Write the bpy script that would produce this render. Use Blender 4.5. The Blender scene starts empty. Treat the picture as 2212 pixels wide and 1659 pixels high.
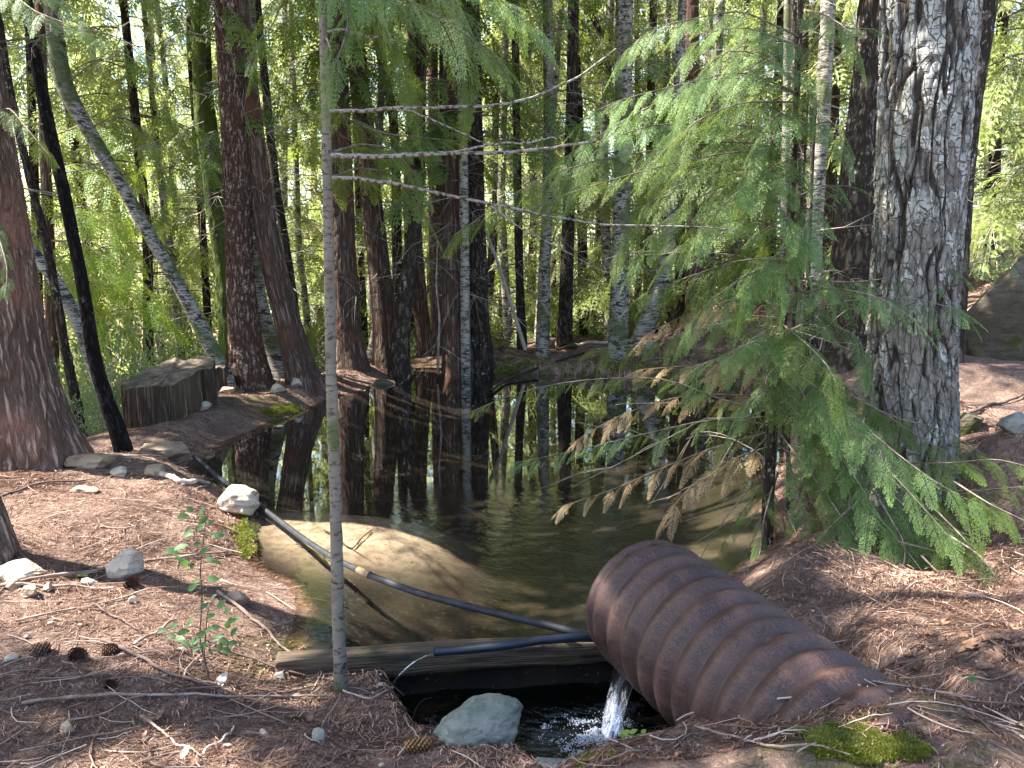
import bpy, math, random
import numpy as np
from math import sin, cos, pi, radians, sqrt

# ------------------------------------------------------------------ camera, light, exposure
SC = bpy.context.scene
COL = SC.collection
F = 1661.0; TH = radians(9.5); CZ = 1.65          # focal length in px of a 2212 px wide picture, tilt down, eye height
CAM = np.array([0.0, 0.0, CZ])
cam = bpy.data.cameras.new('camera'); cam.sensor_width = 36; cam.lens = 36*F/2212; cam.clip_end = 400; cam.clip_start = .05
co = bpy.data.objects.new('camera', cam); COL.objects.link(co)
co.location = CAM; co.rotation_euler = (pi/2-TH, 0, 0); SC.camera = co

SUN_EL, SUN_AZ = radians(55), radians(-84)         # azimuth from +Y, negative = left
S = np.array([sin(SUN_AZ)*cos(SUN_EL), cos(SUN_AZ)*cos(SUN_EL), sin(SUN_EL)])
w = bpy.data.worlds.new('World'); SC.world = w; w.use_nodes = True
nt = w.node_tree; sky = nt.nodes.new('ShaderNodeTexSky'); sky.sky_type = 'NISHITA'; sky.sun_disc = False
sky.sun_elevation = SUN_EL; sky.sun_rotation = SUN_AZ; sky.dust_density = 1.5; sky.air_density = 1.0
bg = nt.nodes['Background']; nt.links.new(sky.outputs[0], bg.inputs[0]); bg.inputs[1].default_value = .105
sl = bpy.data.lights.new('sun', 'SUN'); sl.energy = 5.0; sl.angle = radians(.55); sl.color = (1, .94, .84)
so = bpy.data.objects.new('sun', sl); COL.objects.link(so)
from mathutils import Vector, Matrix
so.rotation_euler = Vector(-S).to_track_quat('-Z', 'Y').to_euler()
SC.view_settings.view_transform = 'Standard'; SC.view_settings.look = 'None'
SC.view_settings.exposure = 2.5; SC.view_settings.gamma = 1
SC.render.engine = 'CYCLES'
cy = SC.cycles
cy.max_bounces = 7; cy.diffuse_bounces = 4; cy.glossy_bounces = 3; cy.transmission_bounces = 4; cy.transparent_max_bounces = 8
cy.caustics_reflective = False; cy.caustics_refractive = False; cy.use_denoising = True
cy.sample_clamp_indirect = 4

# ------------------------------------------------------------------ numpy helpers
def ray(px, py):
    b = (829.5-py)/F
    return np.array([(px-1106)/F, cos(TH)+b*sin(TH), -sin(TH)+b*cos(TH)])
def at(px, py, Y): r = ray(px, py); return CAM+r*(Y/r[1])
def on(px, py, z): r = ray(px, py); return CAM+r*((z-CZ)/r[2])
def proj(P):
    P = np.asarray(P, float); d = P-CAM
    f = d[..., 1]*cos(TH)-d[..., 2]*sin(TH); u = d[..., 1]*sin(TH)+d[..., 2]*cos(TH)
    f = np.where(np.abs(f) < 1e-6, 1e-6, f)
    return 1106+F*d[..., 0]/f, 829.5-F*u/f, f
def rs(seed): return np.random.RandomState(seed)
def _h(ix, iy, s):
    n = (ix.astype(np.int64)*374761393+iy.astype(np.int64)*668265263+s*974634777) & 0xffffffff
    n = ((n ^ (n >> 13))*1274126177) & 0xffffffff
    return ((n ^ (n >> 16)) & 0xffff)/65535.0
def vn(x, y, s=0):
    x = np.asarray(x, float); y = np.asarray(y, float)
    ix = np.floor(x); iy = np.floor(y); fx = x-ix; fy = y-iy
    fx = fx*fx*(3-2*fx); fy = fy*fy*(3-2*fy)
    a = _h(ix, iy, s); b = _h(ix+1, iy, s); c = _h(ix, iy+1, s); d = _h(ix+1, iy+1, s)
    return (a*(1-fx)+b*fx)*(1-fy)+(c*(1-fx)+d*fx)*fy
def fbm(x, y, s=0, o=4):
    r = 0; a = .5; t = 0
    for i in range(o): r = r+a*vn(x*2**i, y*2**i, s+i*17); t += a; a *= .5
    return r/t
def ss(a, b, x): t = np.clip((np.asarray(x, float)-a)/(b-a), 0, 1); return t*t*(3-2*t)
def nrm(v): v = np.asarray(v, float); return v/np.maximum(np.linalg.norm(v, axis=-1, keepdims=True), 1e-9)

def inpoly(x, y, P):
    x = np.asarray(x, float); y = np.asarray(y, float); c = np.zeros(x.shape, bool); n = len(P)
    for i in range(n):
        x1, y1 = P[i]; x2, y2 = P[i-1]
        m = ((y1 > y) != (y2 > y)) & (x < (x2-x1)*(y-y1)/((y2-y1) if y2 != y1 else 1e-9)+x1)
        c ^= m
    return c
def sdpoly(x, y, P):
    d = np.full(np.shape(x), 1e9)
    for i in range(len(P)):
        ax, ay = P[i-1]; bx, by = P[i]; ex, ey = bx-ax, by-ay
        t = np.clip(((x-ax)*ex+(y-ay)*ey)/(ex*ex+ey*ey+1e-12), 0, 1)
        d = np.minimum(d, np.hypot(x-ax-t*ex, y-ay-t*ey))
    return np.where(inpoly(x, y, P), -d, d)

# ------------------------------------------------------------------ mesh + object helpers
def mesh_np(name, V, faces, mats, mi=None, attrs=None, uv=None, smooth=True, parent=None):
    """V (n,3); faces: list of int arrays (k,3) or (k,4); mi: list of material ids per array or array"""
    V = np.asarray(V, np.float32)
    faces = [np.asarray(f, np.int32) for f in faces if len(f)]
    me = bpy.data.meshes.new(name)
    me.vertices.add(len(V)); me.vertices.foreach_set('co', V.ravel())
    tot = sum(f.size for f in faces); npoly = sum(len(f) for f in faces)
    me.loops.add(tot); me.polygons.add(npoly)
    lv = np.concatenate([f.ravel() for f in faces])
    cnt = np.concatenate([np.full(len(f), f.shape[1], np.int32) for f in faces])
    st = np.concatenate([[0], np.cumsum(cnt)[:-1]]).astype(np.int32)
    me.loops.foreach_set('vertex_index', lv); me.polygons.foreach_set('loop_start', st)
    try: me.polygons.foreach_set('loop_total', cnt)
    except Exception: pass
    for m in (mats if isinstance(mats, (list, tuple)) else [mats]): me.materials.append(m)
    if mi is not None:
        a = np.concatenate([np.full(len(f), k, np.int32) if np.isscalar(k) else np.asarray(k, np.int32) for f, k in zip(faces, mi)])
        me.polygons.foreach_set('material_index', a)
    me.polygons.foreach_set('use_smooth', np.full(npoly, bool(smooth)))
    for k, a in (attrs or {}).items():
        at_ = me.attributes.new(k, 'FLOAT', 'POINT'); at_.data.foreach_set('value', np.asarray(a, np.float32))
    if uv is not None:
        l = me.uv_layers.new(name='UVMap'); l.data.foreach_set('uv', np.asarray(uv, np.float32)[lv].ravel())
    me.update(calc_edges=True)
    o = bpy.data.objects.new(name, me); COL.objects.link(o)
    if parent is not None: o.parent = parent
    return o
def tag(o, label, cat, group=None, kind=None):
    if label: o['label'] = label
    if cat: o['category'] = cat
    if group: o['group'] = group
    if kind: o['kind'] = kind
    return o
def empty(name, loc, label, cat, group=None):
    o = bpy.data.objects.new(name, None); COL.objects.link(o); o.location = loc; o.empty_display_size = .1
    return tag(o, label, cat, group)
def recenter(o, loc):
    """shift a mesh so that the object's origin is at loc"""
    me = o.data; n = len(me.vertices); a = np.empty(n*3, np.float32); me.vertices.foreach_get('co', a)
    a = a.reshape(-1, 3)-np.asarray(loc, np.float32); me.vertices.foreach_set('co', a.ravel()); me.update(); o.location = loc
class MB:
    def __init__(s): s.V = []; s.F = []; s.M = []; s.A = []; s.U = []; s.n = 0
    def add(s, V, Fs, m=0, a=None, uv=None):
        V = np.asarray(V, float).reshape(-1, 3)
        for f in (Fs if isinstance(Fs, list) else [Fs]):
            if len(f): s.F.append(np.asarray(f)+s.n); s.M.append(m)
        s.V.append(V); s.A.append(np.zeros(len(V)) if a is None else np.broadcast_to(a, (len(V),)))
        s.U.append(np.zeros((len(V), 2)) if uv is None else uv); s.n += len(V)
    def build(s, name, mats, parent=None, smooth=True, off=(0, 0, 0)):
        return mesh_np(name, np.concatenate(s.V)-np.asarray(off), s.F, mats, s.M, {'tint': np.concatenate(s.A)}, np.concatenate(s.U), smooth, parent)

def tubes(P, R, sides=4):
    """P (n,k,3) paths, R (n,k) radii -> verts, quads, uv (open tubes, closed by narrow ends)"""
    P = np.asarray(P, float); R = np.asarray(R, float)
    if P.ndim == 2: P = P[None]; R = R[None]
    n, k, _ = P.shape
    T = np.gradient(P, axis=1); T = nrm(T)
    ref = np.where(np.abs(T[:, :1, 2:3]) > .8, np.array([1., 0, 0]), np.array([0, 0, 1.]))
    ref = np.broadcast_to(ref, T.shape)
    A = nrm(np.cross(T, ref)); B = np.cross(T, A)
    th = np.arange(sides)*2*pi/sides
    V = P[:, :, None]+R[:, :, None, None]*(A[:, :, None]*np.cos(th)[:, None]+B[:, :, None]*np.sin(th)[:, None])
    i = np.arange(n)[:, None, None]*k*sides; j = np.arange(k-1)[None, :, None]*sides; s = np.arange(sides)[None, None]
    s2 = (s+1) % sides
    q = np.stack([i+j+s, i+j+s2, i+j+sides+s2, i+j+sides+s], -1).reshape(-1, 4)
    L = np.concatenate([np.zeros((n, 1)), np.cumsum(np.linalg.norm(np.diff(P, axis=1), axis=2), 1)], 1)
    uv = np.stack([np.broadcast_to((th/(2*pi))[None, None]*R[:, :, None]*6.28, (n, k, sides)), np.broadcast_to(L[:, :, None], (n, k, sides))], -1).reshape(-1, 2)
    return V.reshape(-1, 3), q, uv
def resample(pts, n, smooth=3):
    pts = np.asarray(pts, float)
    d = np.concatenate([[0], np.cumsum(np.linalg.norm(np.diff(pts[:, :3], axis=0), axis=1))])
    t = np.linspace(0, d[-1], n); o = np.stack([np.interp(t, d, pts[:, i]) for i in range(pts.shape[1])], 1)
    for _ in range(smooth):
        o[1:-1] = (o[:-2]+2*o[1:-1]+o[2:])/4
    return o

# ------------------------------------------------------------------ node helpers
def mat(name):
    m = bpy.data.materials.new(name); m.use_nodes = True; t = m.node_tree
    t.nodes.clear(); out = t.nodes.new('ShaderNodeOutputMaterial')
    return m, t, out
def nd(t, typ, _o=0, _p=None, **kw):
    n = t.nodes.new('ShaderNode'+typ)
    for k, v in (_p or {}).items(): setattr(n, k, v)
    for k, v in kw.items():
        key = int(k[1:]) if k[0] == 'i' and k[1:].isdigit() else k.replace('_', ' ')
        s = n.inputs[key]
        if hasattr(v, 'is_output'): t.links.new(v, s)
        else:
            if s.type == 'RGBA' and len(v) == 3: v = (*v, 1)
            s.default_value = v
    return n.outputs[_o]
def noise(t, vec, scale=5., detail=3., rough=.55): return nd(t, 'TexNoise', 0, None, Vector=vec, Scale=scale, Detail=detail, Roughness=rough)
def mr(t, v, a, b, c=0., d=1., st='SMOOTHSTEP'): return nd(t, 'MapRange', 0, {'interpolation_type': st}, i0=v, i1=a, i2=b, i3=c, i4=d) if st == 'LINEAR' else nd(t, 'MapRange', 0, {'interpolation_type': st}, Value=v, From_Min=a, From_Max=b, To_Min=c, To_Max=d)
def mix(t, f, a, b, mode='MIX'):
    n = t.nodes.new('ShaderNodeMix'); n.data_type = 'RGBA'; n.blend_type = mode
    for i, v in ((0, f), (6, a), (7, b)):
        s = n.inputs[i]
        if hasattr(v, 'is_output'): t.links.new(v, s)
        elif i == 0: s.default_value = v
        else: s.default_value = (*v, 1)
    return n.outputs[2]
def mth(t, op, a, b=0.): return nd(t, 'Math', 0, {'operation': op}, i0=a, i1=b)
def scalev(t, vec, s): return nd(t, 'Mapping', 0, None, Vector=vec, Scale=s)
def attr(t, n, o=2): return nd(t, 'Attribute', o, {'attribute_name': n})
def surf(t, out, col, rough=.8, spec=.3, h=None, dist=.01, strength=1., **kw):
    b = t.nodes.new('ShaderNodeBsdfPrincipled')
    for k, v in (('Base Color', col), ('Roughness', rough), ('Specular IOR Level', spec)):
        if hasattr(v, 'is_output'): t.links.new(v, b.inputs[k])
        else: b.inputs[k].default_value = (*v, 1) if k == 'Base Color' else v
    if h is not None: t.links.new(nd(t, 'Bump', 0, None, Height=h, Distance=dist, Strength=strength), b.inputs['Normal'])
    t.links.new(b.outputs[0], out.inputs[0]); return b
def uvc(t): return nd(t, 'UVMap', 0)
def objc(t): return nd(t, 'TexCoord', 3)
def geo(t): return nd(t, 'NewGeometry', 0)

def leaf_mat(name, c0, c1, c2=None, trans=.42, tcol=None, rough=.5, spec=.35, var=.35):
    """c0 inner needles -> c1 tips by tint; translucent share; object-to-object and clump variation"""
    m, t, out = mat(name)
    col = mix(t, attr(t, 'tint'), c0, c1)
    nz = noise(t, geo(t), 1.7, 2.)
    nz2 = noise(t, geo(t), 23., 1.)
    if c2: col = mix(t, mr(t, nz, .5, .72), col, c2)
    v = mth(t, 'MULTIPLY_ADD', nz2, var); v.node.inputs[2].default_value = 1-var/2
    hs = nd(t, 'HueSaturation', 0, None, Color=col, Value=v)
    b = nd(t, 'BsdfPrincipled', 0, None, Base_Color=hs, Roughness=rough, Specular_IOR_Level=spec)
    tc = mix(t, .75, hs, tcol or (min(1, c1[0]*1.7), min(1, c1[1]*1.5), c1[2]*.6))
    tr = nd(t, 'BsdfTranslucent', 0, None, Color=tc)
    t.links.new(nd(t, 'MixShader', 0, None, i0=trans, i1=b, i2=tr), out.inputs[0]); return m

def bark_mat(name, dark, light, spot=(.55, .55, .5), sp=.0, su=28., sv=3.5, moss=0., mossc=(.07, .1, .02), amp=.012, warm=None, spscale=38., usefur=True):
    m, t, out = mat(name); uv = uvc(t)
    wv = nd(t, 'VectorMath', 0, {'operation': 'ADD'}, i0=uv, i1=nd(t, 'VectorMath', 0, {'operation': 'SCALE'}, i0=nd(t, 'TexNoise', 1, None, Vector=uv, Scale=6., Detail=2.), Scale=.9/su))
    v = scalev(t, wv, (su, sv, 1))
    n = noise(t, v, 1., 5., .6); n2 = noise(t, scalev(t, wv, (su*2.7, sv*3, 1)), 1., 4.)
    f = mth(t, 'ABSOLUTE', mth(t, 'SUBTRACT', n, .5)); f = mr(t, f, .0, .11)
    if usefur: f = mth(t, 'MULTIPLY', f, attr(t, 'fur'))
    col = mix(t, f, dark, light); col = mix(t, mr(t, n2, .35, .7), col, mix(t, .5, col, dark))
    if warm: col = mix(t, mr(t, noise(t, uv, 1.7, 2.), .45, .7), col, warm)
    hh = mth(t, 'ADD', f, mth(t, 'MULTIPLY', n2, .5))
    if sp > 0:
        s = noise(t, scalev(t, uv, (1, .7, 1)), spscale, 3., .5); pm = noise(t, uv, 2.3, 2.)
        th = mth(t, 'MULTIPLY', mr(t, s, .64-sp*.3, .69-sp*.3), mr(t, pm, .62-sp*.5, .8-sp*.5))
        th = mth(t, 'MULTIPLY', th, mr(t, f, .25, .7))
        col = mix(t, th, col, spot); hh = mth(t, 'ADD', hh, mth(t, 'MULTIPLY', th, .5))
    if moss > 0:
        mm = mr(t, noise(t, scalev(t, uv, (1, .6, 1)), 2.6, 4., .6), .66-moss*.35, .76-moss*.3); col = mix(t, mm, col, mossc); hh = mth(t, 'ADD', hh, mth(t, 'MULTIPLY', mth(t, 'MULTIPLY', mm, noise(t, uv, 90., 2.)), .6))
    surf(t, out, col, .9, .15, hh, amp, 1.); return m
def birch_mat(name, white=(.62, .6, .55), dark=(.03, .028, .022), moss=.3, marks=.5, tan=(.3, .26, .2), us=(9, 75, 3.5, 11)):
    m, t, out = mat(name); uv = uvc(t)
    a = noise(t, scalev(t, uv, (us[0], us[1], 1)), 1., 4., .6); b = noise(t, scalev(t, uv, (us[2], us[3], 1)), 1., 4., .65)
    col = mix(t, mr(t, noise(t, uv, 5., 3.), .4, .65), white, mix(t, .5, white, tan))
    mk = mth(t, 'MULTIPLY', mr(t, a, .68-marks*.25, .74-marks*.25), mr(t, b, .35, .5))
    bl = mr(t, b, .72-marks*.2, .76-marks*.2)
    col = mix(t, mth(t, 'MAXIMUM', mth(t, 'MULTIPLY', mk, .85), bl), col, dark)
    mm = mr(t, noise(t, scalev(t, uv, (1, .5, 1)), 3., 4., .6), .68-moss*.35, .74-moss*.3)
    col = mix(t, mth(t, 'MULTIPLY', mm, .85), col, (.075, .095, .03))
    surf(t, out, col, .75, .25, mth(t, 'SUBTRACT', mth(t, 'MULTIPLY', mm, noise(t, uv, 60., 2.)), mth(t, 'MULTIPLY', bl, .4)), .01, .8); return m
def plain_mat(name, c0, c1, scale=12., rough=.85, spec=.2, c2=None, bump=.004, bscale=None, coord='geo', stretch=(1, 1, 1)):
    m, t, out = mat(name); g = geo(t) if coord == 'geo' else (uvc(t) if coord == 'uv' else objc(t)); g = scalev(t, g, stretch)
    n = noise(t, g, scale, 5., .6); col = mix(t, mr(t, n, .3, .7), c0, c1)
    if c2: col = mix(t, mr(t, noise(t, g, scale*.31, 4.), .52, .66), col, c2)
    hb = noise(t, g, bscale or scale*3, 5., .65)
    surf(t, out, col, rough, spec, hb, bump, 1.); return m
def tint_mat(name, stops, rough=.85, spec=.15, trans=0.):
    m, t, out = mat(name); r = t.nodes.new('ShaderNodeValToRGB'); e = r.color_ramp.elements
    while len(e) < len(stops): e.new(.5)
    for i, (p, c) in enumerate(stops): e[i].position = p; e[i].color = (*c, 1)
    t.links.new(attr(t, 'tint'), r.inputs[0])
    b = nd(t, 'BsdfPrincipled', 0, None, Base_Color=r.outputs[0], Roughness=rough, Specular_IOR_Level=spec)
    if trans: b = nd(t, 'MixShader', 0, None, i0=trans, i1=b, i2=nd(t, 'BsdfTranslucent', 0, None, Color=r.outputs[0]))
    t.links.new(b, out.inputs[0]); return m

M = {}
M['cedar_bark'] = bark_mat('cedar_bark', (.065, .04, .03), (.3, .21, .165), sp=.12, su=60, sv=1.6, amp=.02, warm=(.16, .075, .05))
M['left_bark'] = bark_mat('left_cedar_bark', (.1, .064, .05), (.4, .29, .23), sp=.2, su=42, sv=2.2, amp=.02, warm=(.26, .14, .1))
M['flaky_bark'] = bark_mat('flaky_bark', (.06, .032, .023), (.22, .13, .095), spot=(.36, .31, .26), sp=.5, su=30, sv=5, amp=.014, spscale=48)
M['dark_bark'] = bark_mat('dark_bark', (.018, .013, .01), (.095, .068, .05), spot=(.4, .38, .33), sp=.3, su=24, sv=4, amp=.012, spscale=45)
M['grey_bark'] = bark_mat('grey_bark', (.03, .024, .018), (.14, .105, .08), spot=(.45, .43, .37), sp=.38, su=24, sv=4, amp=.014)
M['mossy_bark'] = bark_mat('mossy_bark', (.02, .018, .01), (.09, .075, .05), moss=.9, su=20, sv=4, amp=.015)
M['black_bark'] = bark_mat('black_bark', (.006, .005, .005), (.03, .024, .022), spot=(.4, .37, .35), sp=.2, su=30, sv=5, amp=.01)
M['birch'] = birch_mat('birch_bark', white=(.34, .32, .275), moss=.42, marks=.85, us=(14, 60, 9, 16))
M['birch_moss'] = birch_mat('mossy_birch_bark', white=(.3, .28, .235), moss=.62, marks=.85, us=(16, 50, 11, 14))
M['sapling'] = birch_mat('sapling_bark', white=(.2, .17, .135), dark=(.06, .042, .032), moss=.4, marks=.6, tan=(.12, .095, .075), us=(32, 60, 22, 16))
M['twig'] = plain_mat('twig_bark', (.09, .07, .055), (.24, .2, .16), 30.)
M['dead_twig'] = plain_mat('dead_twig_bark', (.17, .14, .115), (.42, .37, .31), 9.)
M['band_twig'] = birch_mat('branch_bark', white=(.33, .3, .26), dark=(.06, .045, .035), moss=.1, marks=.8, us=(20, 45, 20, 14))
M['frond'] = leaf_mat('cedar_foliage', (.075, .14, .055), (.2, .31, .09), c2=(.12, .15, .05), trans=.4, tcol=(.3, .44, .11), var=.7)
M['frond2'] = leaf_mat('cedar_foliage_olive', (.06, .1, .025), (.13, .19, .035), trans=.42, tcol=(.28, .36, .04), var=.5)
M['frond_dead'] = leaf_mat('withered_foliage', (.3, .2, .1), (.42, .32, .17), trans=.3, tcol=(.5, .34, .16), var=.5)
M['frond_sun'] = leaf_mat('sunlit_foliage', (.1, .19, .03), (.2, .32, .04), trans=.5, tcol=(.5, .62, .06), var=.5)  # cedar fronds with the sun's brightness put into the leaf colour
M['far_leaf'] = leaf_mat('far_foliage', (.13, .17, .045), (.24, .29, .07), c2=(.07, .1, .035), trans=.5, tcol=(.55, .62, .2), var=.9)
M['far_leaf2'] = leaf_mat('woods_foliage', (.2, .25, .07), (.34, .39, .12), c2=(.1, .14, .05), trans=.55, tcol=(.74, .8, .34), var=.9)
M['bush_leaf'] = leaf_mat('bush_foliage', (.08, .13, .05), (.15, .22, .08), trans=.4, tcol=(.3, .42, .12), var=.7)
M['shade_canopy'] = leaf_mat('shade_canopy_foliage', (.06, .11, .03), (.1, .17, .04), trans=.35, tcol=(.2, .3, .05))

# ------------------------------------------------------------------ terrain
ZW, ZL = -.14, -.31          # pond and outlet pool levels
pond_px = [(640, 1452), (690, 1415), (655, 1375), (668, 1310), (640, 1258), (565, 1212), (548, 1150), (552, 1085), (480, 1052), (418, 1010), (440, 985), (478, 962), (562, 928), (642, 896), (708, 866), (800, 838),
           (880, 802), (1000, 800), (1120, 808), (1250, 812), (1380, 826), (1500, 836), (1620, 832), (1720, 850), (1745, 880), (1700, 930), (1665, 1010), (1640, 1100), (1650, 1180), (1560, 1260), (1500, 1330), (1400, 1385)]
POND = [tuple(on(x, y, ZW)[:2]) for x, y in pond_px]
PL0, PL1 = on(735, 1428, -.10), on(1310, 1389, -.10)     # top front edge of the timber
pdir = nrm(PL1-PL0)
low_px = [(925, 1530), (905, 1500), (850, 1470)]
LOW = [tuple(on(940, 1530, -.1)[:2]), tuple((PL0+pdir*.28)[:2]), tuple((PL1+pdir*.35)[:2]), tuple(on(1560, 1480, ZL)[:2]), tuple(on(1525, 1572, -.1)[:2]), tuple(on(1420, 1602, -.07)[:2]), tuple(on(1330, 1618, -.07)[:2]), tuple(on(1200, 1616, -.08)[:2]), tuple(on(1120, 1580, -.1)[:2]), tuple(on(1035, 1555, -.1)[:2])]
# ground heights: (px, py, z) seen in the photo, then (x, y, z) in metres
cp = [(0, 1659, .02), (300, 1659, .0), (600, 1659, -.02), (900, 1650, -.03), (1150, 1645, -.06), (1400, 1645, -.04), (1560, 1640, .06), (1750, 1659, .17), (2212, 1659, .3), (0, 1500, .03), (350, 1500, -.0), (600, 1500, -.07), (760, 1520, -.12), (880, 1560, -.1),
      (0, 1380, .06), (300, 1380, .02), (550, 1400, -.05), (0, 1240, .12), (250, 1240, .06), (480, 1230, -.02), (0, 1110, .16), (250, 1110, .12), (430, 1110, .04), (520, 1100, -.05), (0, 1020, .14), (150, 990, .1), (300, 960, .03), (330, 1040, .06), (430, 905, .06), (480, 930, .0), (500, 850, .07), (590, 832, .06), (680, 818, .03), (600, 880, -.04),
      (780, 800, -.02), (900, 775, -.0), (1020, 765, .0), (1200, 745, .0), (1340, 750, .05), (1500, 790, .06), (1700, 820, .08), (1550, 700, .5), (1750, 690, .6), (1800, 800, .2), (1960, 1080, .2), (1850, 1000, .12), (1800, 1200, .12), (1700, 1300, .08), (1950, 1380, .17), (2100, 1450, .27), (2212, 1400, .27), (2100, 1250, .14), (2212, 1200, .24), (2000, 1220, .1), (2150, 1000, .42),
      (2212, 900, .75), (2100, 880, .55), (2080, 780, .75), (2000, 1520, .37), (1990, 1600, .32), (2150, 1560, .34), (1480, 1450, -.1), (1560, 1400, -.0)]
CP = [tuple(on(x, y, z)[:2])+(z,) for x, y, z in cp]
CP += [(-6.5, 9, -1.6), (-5.2, 7.4, -.9), (-6, 6, -.1), (-9, 5, -.4), (-9, 10, -2), (-4.6, 9.6, -.9), (-5, 12, -1.6), (-3.7, 12, -1.0), (-2, 14, -.7), (0, 15.5, -.5), (2, 16, -.1), (-8, 18, -2.4), (0, 20, -1.6), (3, 20, -.6), (-14, 25, -3), (0, 30, -3.2), (6, 14, 1.3), (8, 18, 2), (10, 12, 2.3), (7, 9, 1.7), (6, 7, 1.3), (8, 6, 1.7), (5, 4, .8), (12, 25, 2.6), (25, 20, 5), (-30, 20, -3), (20, 40, 1), (-20, 50, -4), (0, 50, -4), (30, 60, 0),
       (-3, 0, .1), (0, .8, .05), (2, .8, .25), (4, 1, .5), (-8, 0, .2), (8, -1, 1), (0, -6, .1), (-4, 3, .08), (-5, 4.2, .1), (3, 2.6, .3), (2.2, 3.0, .14), (2.6, 3.6, .24), (4, 9.5, .7), (5.2, 11, 1.0)]
CP = np.array(CP)
PX = np.array([s for s in (1, 2)])
SAND = on(740, 1150, ZW)
# culvert axis
PIPE0 = np.array([.583, 3.219, .135]); PAX = nrm(np.array([.432, -.899, -.075])); PR = .293
def pipe_hit(px, py):
    d = nrm(ray(px, py)); o = CAM-PIPE0; dp = d-PAX*(d@PAX); op = o-PAX*(o@PAX); a = dp@dp; b = dp@op; c = op@op-PR*PR; q_ = max(0, b*b-a*c); return CAM+d*((-b-sqrt(q_))/a)
CP = CP.tolist()+[list(pipe_hit(x, y)) for x, y in ((1528, 1573), (1600, 1562), (1674, 1553), (1748, 1543), (1830, 1536), (1900, 1532), (1940, 1512))]
SIDE = nrm(np.cross(PAX, [0, 0, 1])); SIDE = SIDE*(1 if SIDE[0] < 0 else -1)
for x_, y_ in ((1674, 1553), (1748, 1543), (1830, 1536), (1900, 1532), (1940, 1512)):
    P_ = pipe_hit(x_, y_)
    for k_ in (.1, .22, .36): CP.append(list(P_+SIDE*k_+np.array([0, 0, .005+.02*k_])))
for s_ in (1.5, 1.6, 1.7, 1.85, 2.0, 2.2):
    for w_ in (-.34, -.17, 0, .17, .34):
        P_ = PIPE0+PAX*s_+SIDE*w_; CP.append([P_[0], P_[1], P_[2]+sqrt(max(PR**2-w_*w_, .02))+.03+.05*(s_-1.5)])
for s_, dz in ((.35, -.3), (.7, -.22), (1.05, -.08), (1.35, .12), (1.55, .24)):
    for w_ in (.42,): P_ = PIPE0+PAX*s_-SIDE*w_; CP.append([P_[0], P_[1], P_[2]+dz+.05])
CP = np.array(CP)
def base_h(x, y):
    x = np.asarray(x, float); y = np.asarray(y, float); num = 0; den = 0
    for cx, cyy, cz in CP:
        d2 = (x-cx)**2+(y-cyy)**2; wt = 1/(d2+.012*(1+.02*(cx*cx+cyy*cyy)))**2
        num = num+wt*cz; den = den+wt
    return num/den
def sd_pond(x, y): return sdpoly(x, y, POND)
def sd_low(x, y): return sdpoly(x, y, LOW)
def height(x, y):
    x = np.asarray(x, float); y = np.asarray(y, float)
    b = base_h(x, y)
    far = ss(6, 16, np.hypot(x, y))
    b = b+(fbm(x*1.3, y*1.3, 3)-.5)*(.07+.5*far)+(fbm(x*6, y*6, 9)-.5)*.035+(vn(x*30, y*30, 5)-.5)*.008
    d = sd_pond(x, y)+(fbm(x*2.2, y*2.2, 12, 3)-.5)*.16
    wdt = .35+.25*vn(x*.8, y*.8, 21)
    farsh = ss(8, 10, y)*ss(-1.5, .5, x); wdt = wdt*(1-.65*farsh)
    o = ZW-.01+(np.maximum(b, ZW+.035+.1*farsh)-ZW+.01)*ss(0, 1, d/wdt)
    sh = np.exp(-(((x-SAND[0])/.85)**2+((y-SAND[1]-.25)/.85)**2)**1.3); sh2 = np.exp(-(((x-1.55)/.8)**2+((y-5.0)/.8)**2))
    sh = np.clip(sh+.7*sh2, 0, 1)
    dep = (.55*(1-np.exp(np.minimum(d, 0)/.8)))*(1-sh)+sh*(.035+.07*np.minimum(-d, 1.2))+(fbm(x*3, y*3, 40)-.5)*.05*ss(0, .3, -d)
    i = ZW-.01-np.maximum(dep, .004)
    nearpond = d < wdt
    r = np.where(d > 0, np.where(nearpond, o, b), i)
    r = np.where((d > 0) & (x < -3.9+.0*y) & (y > 6.5), b, r)
    ps = (x-PIPE0[0])*PAX[0]+(y-PIPE0[1])*PAX[1]; pw = (x-PIPE0[0])*PAX[1]-(y-PIPE0[1])*PAX[0]
    cov = PIPE0[2]+ps*PAX[2]+np.sqrt(np.maximum(PR**2-pw*pw, 0))+.035; r = np.where((ps > 1.47) & (ps < 3) & (np.abs(pw) < PR), np.maximum(r, cov), r)
    e = sd_low(x, y)+(fbm(x*5, y*5, 33, 2)-.5)*.05
    lowz = ZL-.16
    k = ss(-.05, .13, e)
    r = np.where(e < .14, lowz*(1-k)+r*k, r)
    return r
def hgt(x, y): return float(height(np.array([x]), np.array([y]))[0])
def hits(pts):
    """terrain hits for a list of picture points (vectorised march)"""
    R = np.array([ray(a, b) for a, b in pts]); t = np.full(len(R), 1.2); done = np.zeros(len(R), bool); st = .02
    for _ in range(420):
        Pn = CAM+R*t[:, None]; g = Pn[:, 2]-height(Pn[:, 0], Pn[:, 1])
        done |= g < 0
        if done.all() or t.min() > 60: break
        t = np.where(done, t, t+np.maximum(.012, np.minimum(g*.8, .5)))
    Pn = CAM+R*t[:, None]; return Pn
def hit(px, py): return hits([(px, py)])[0]

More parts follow.
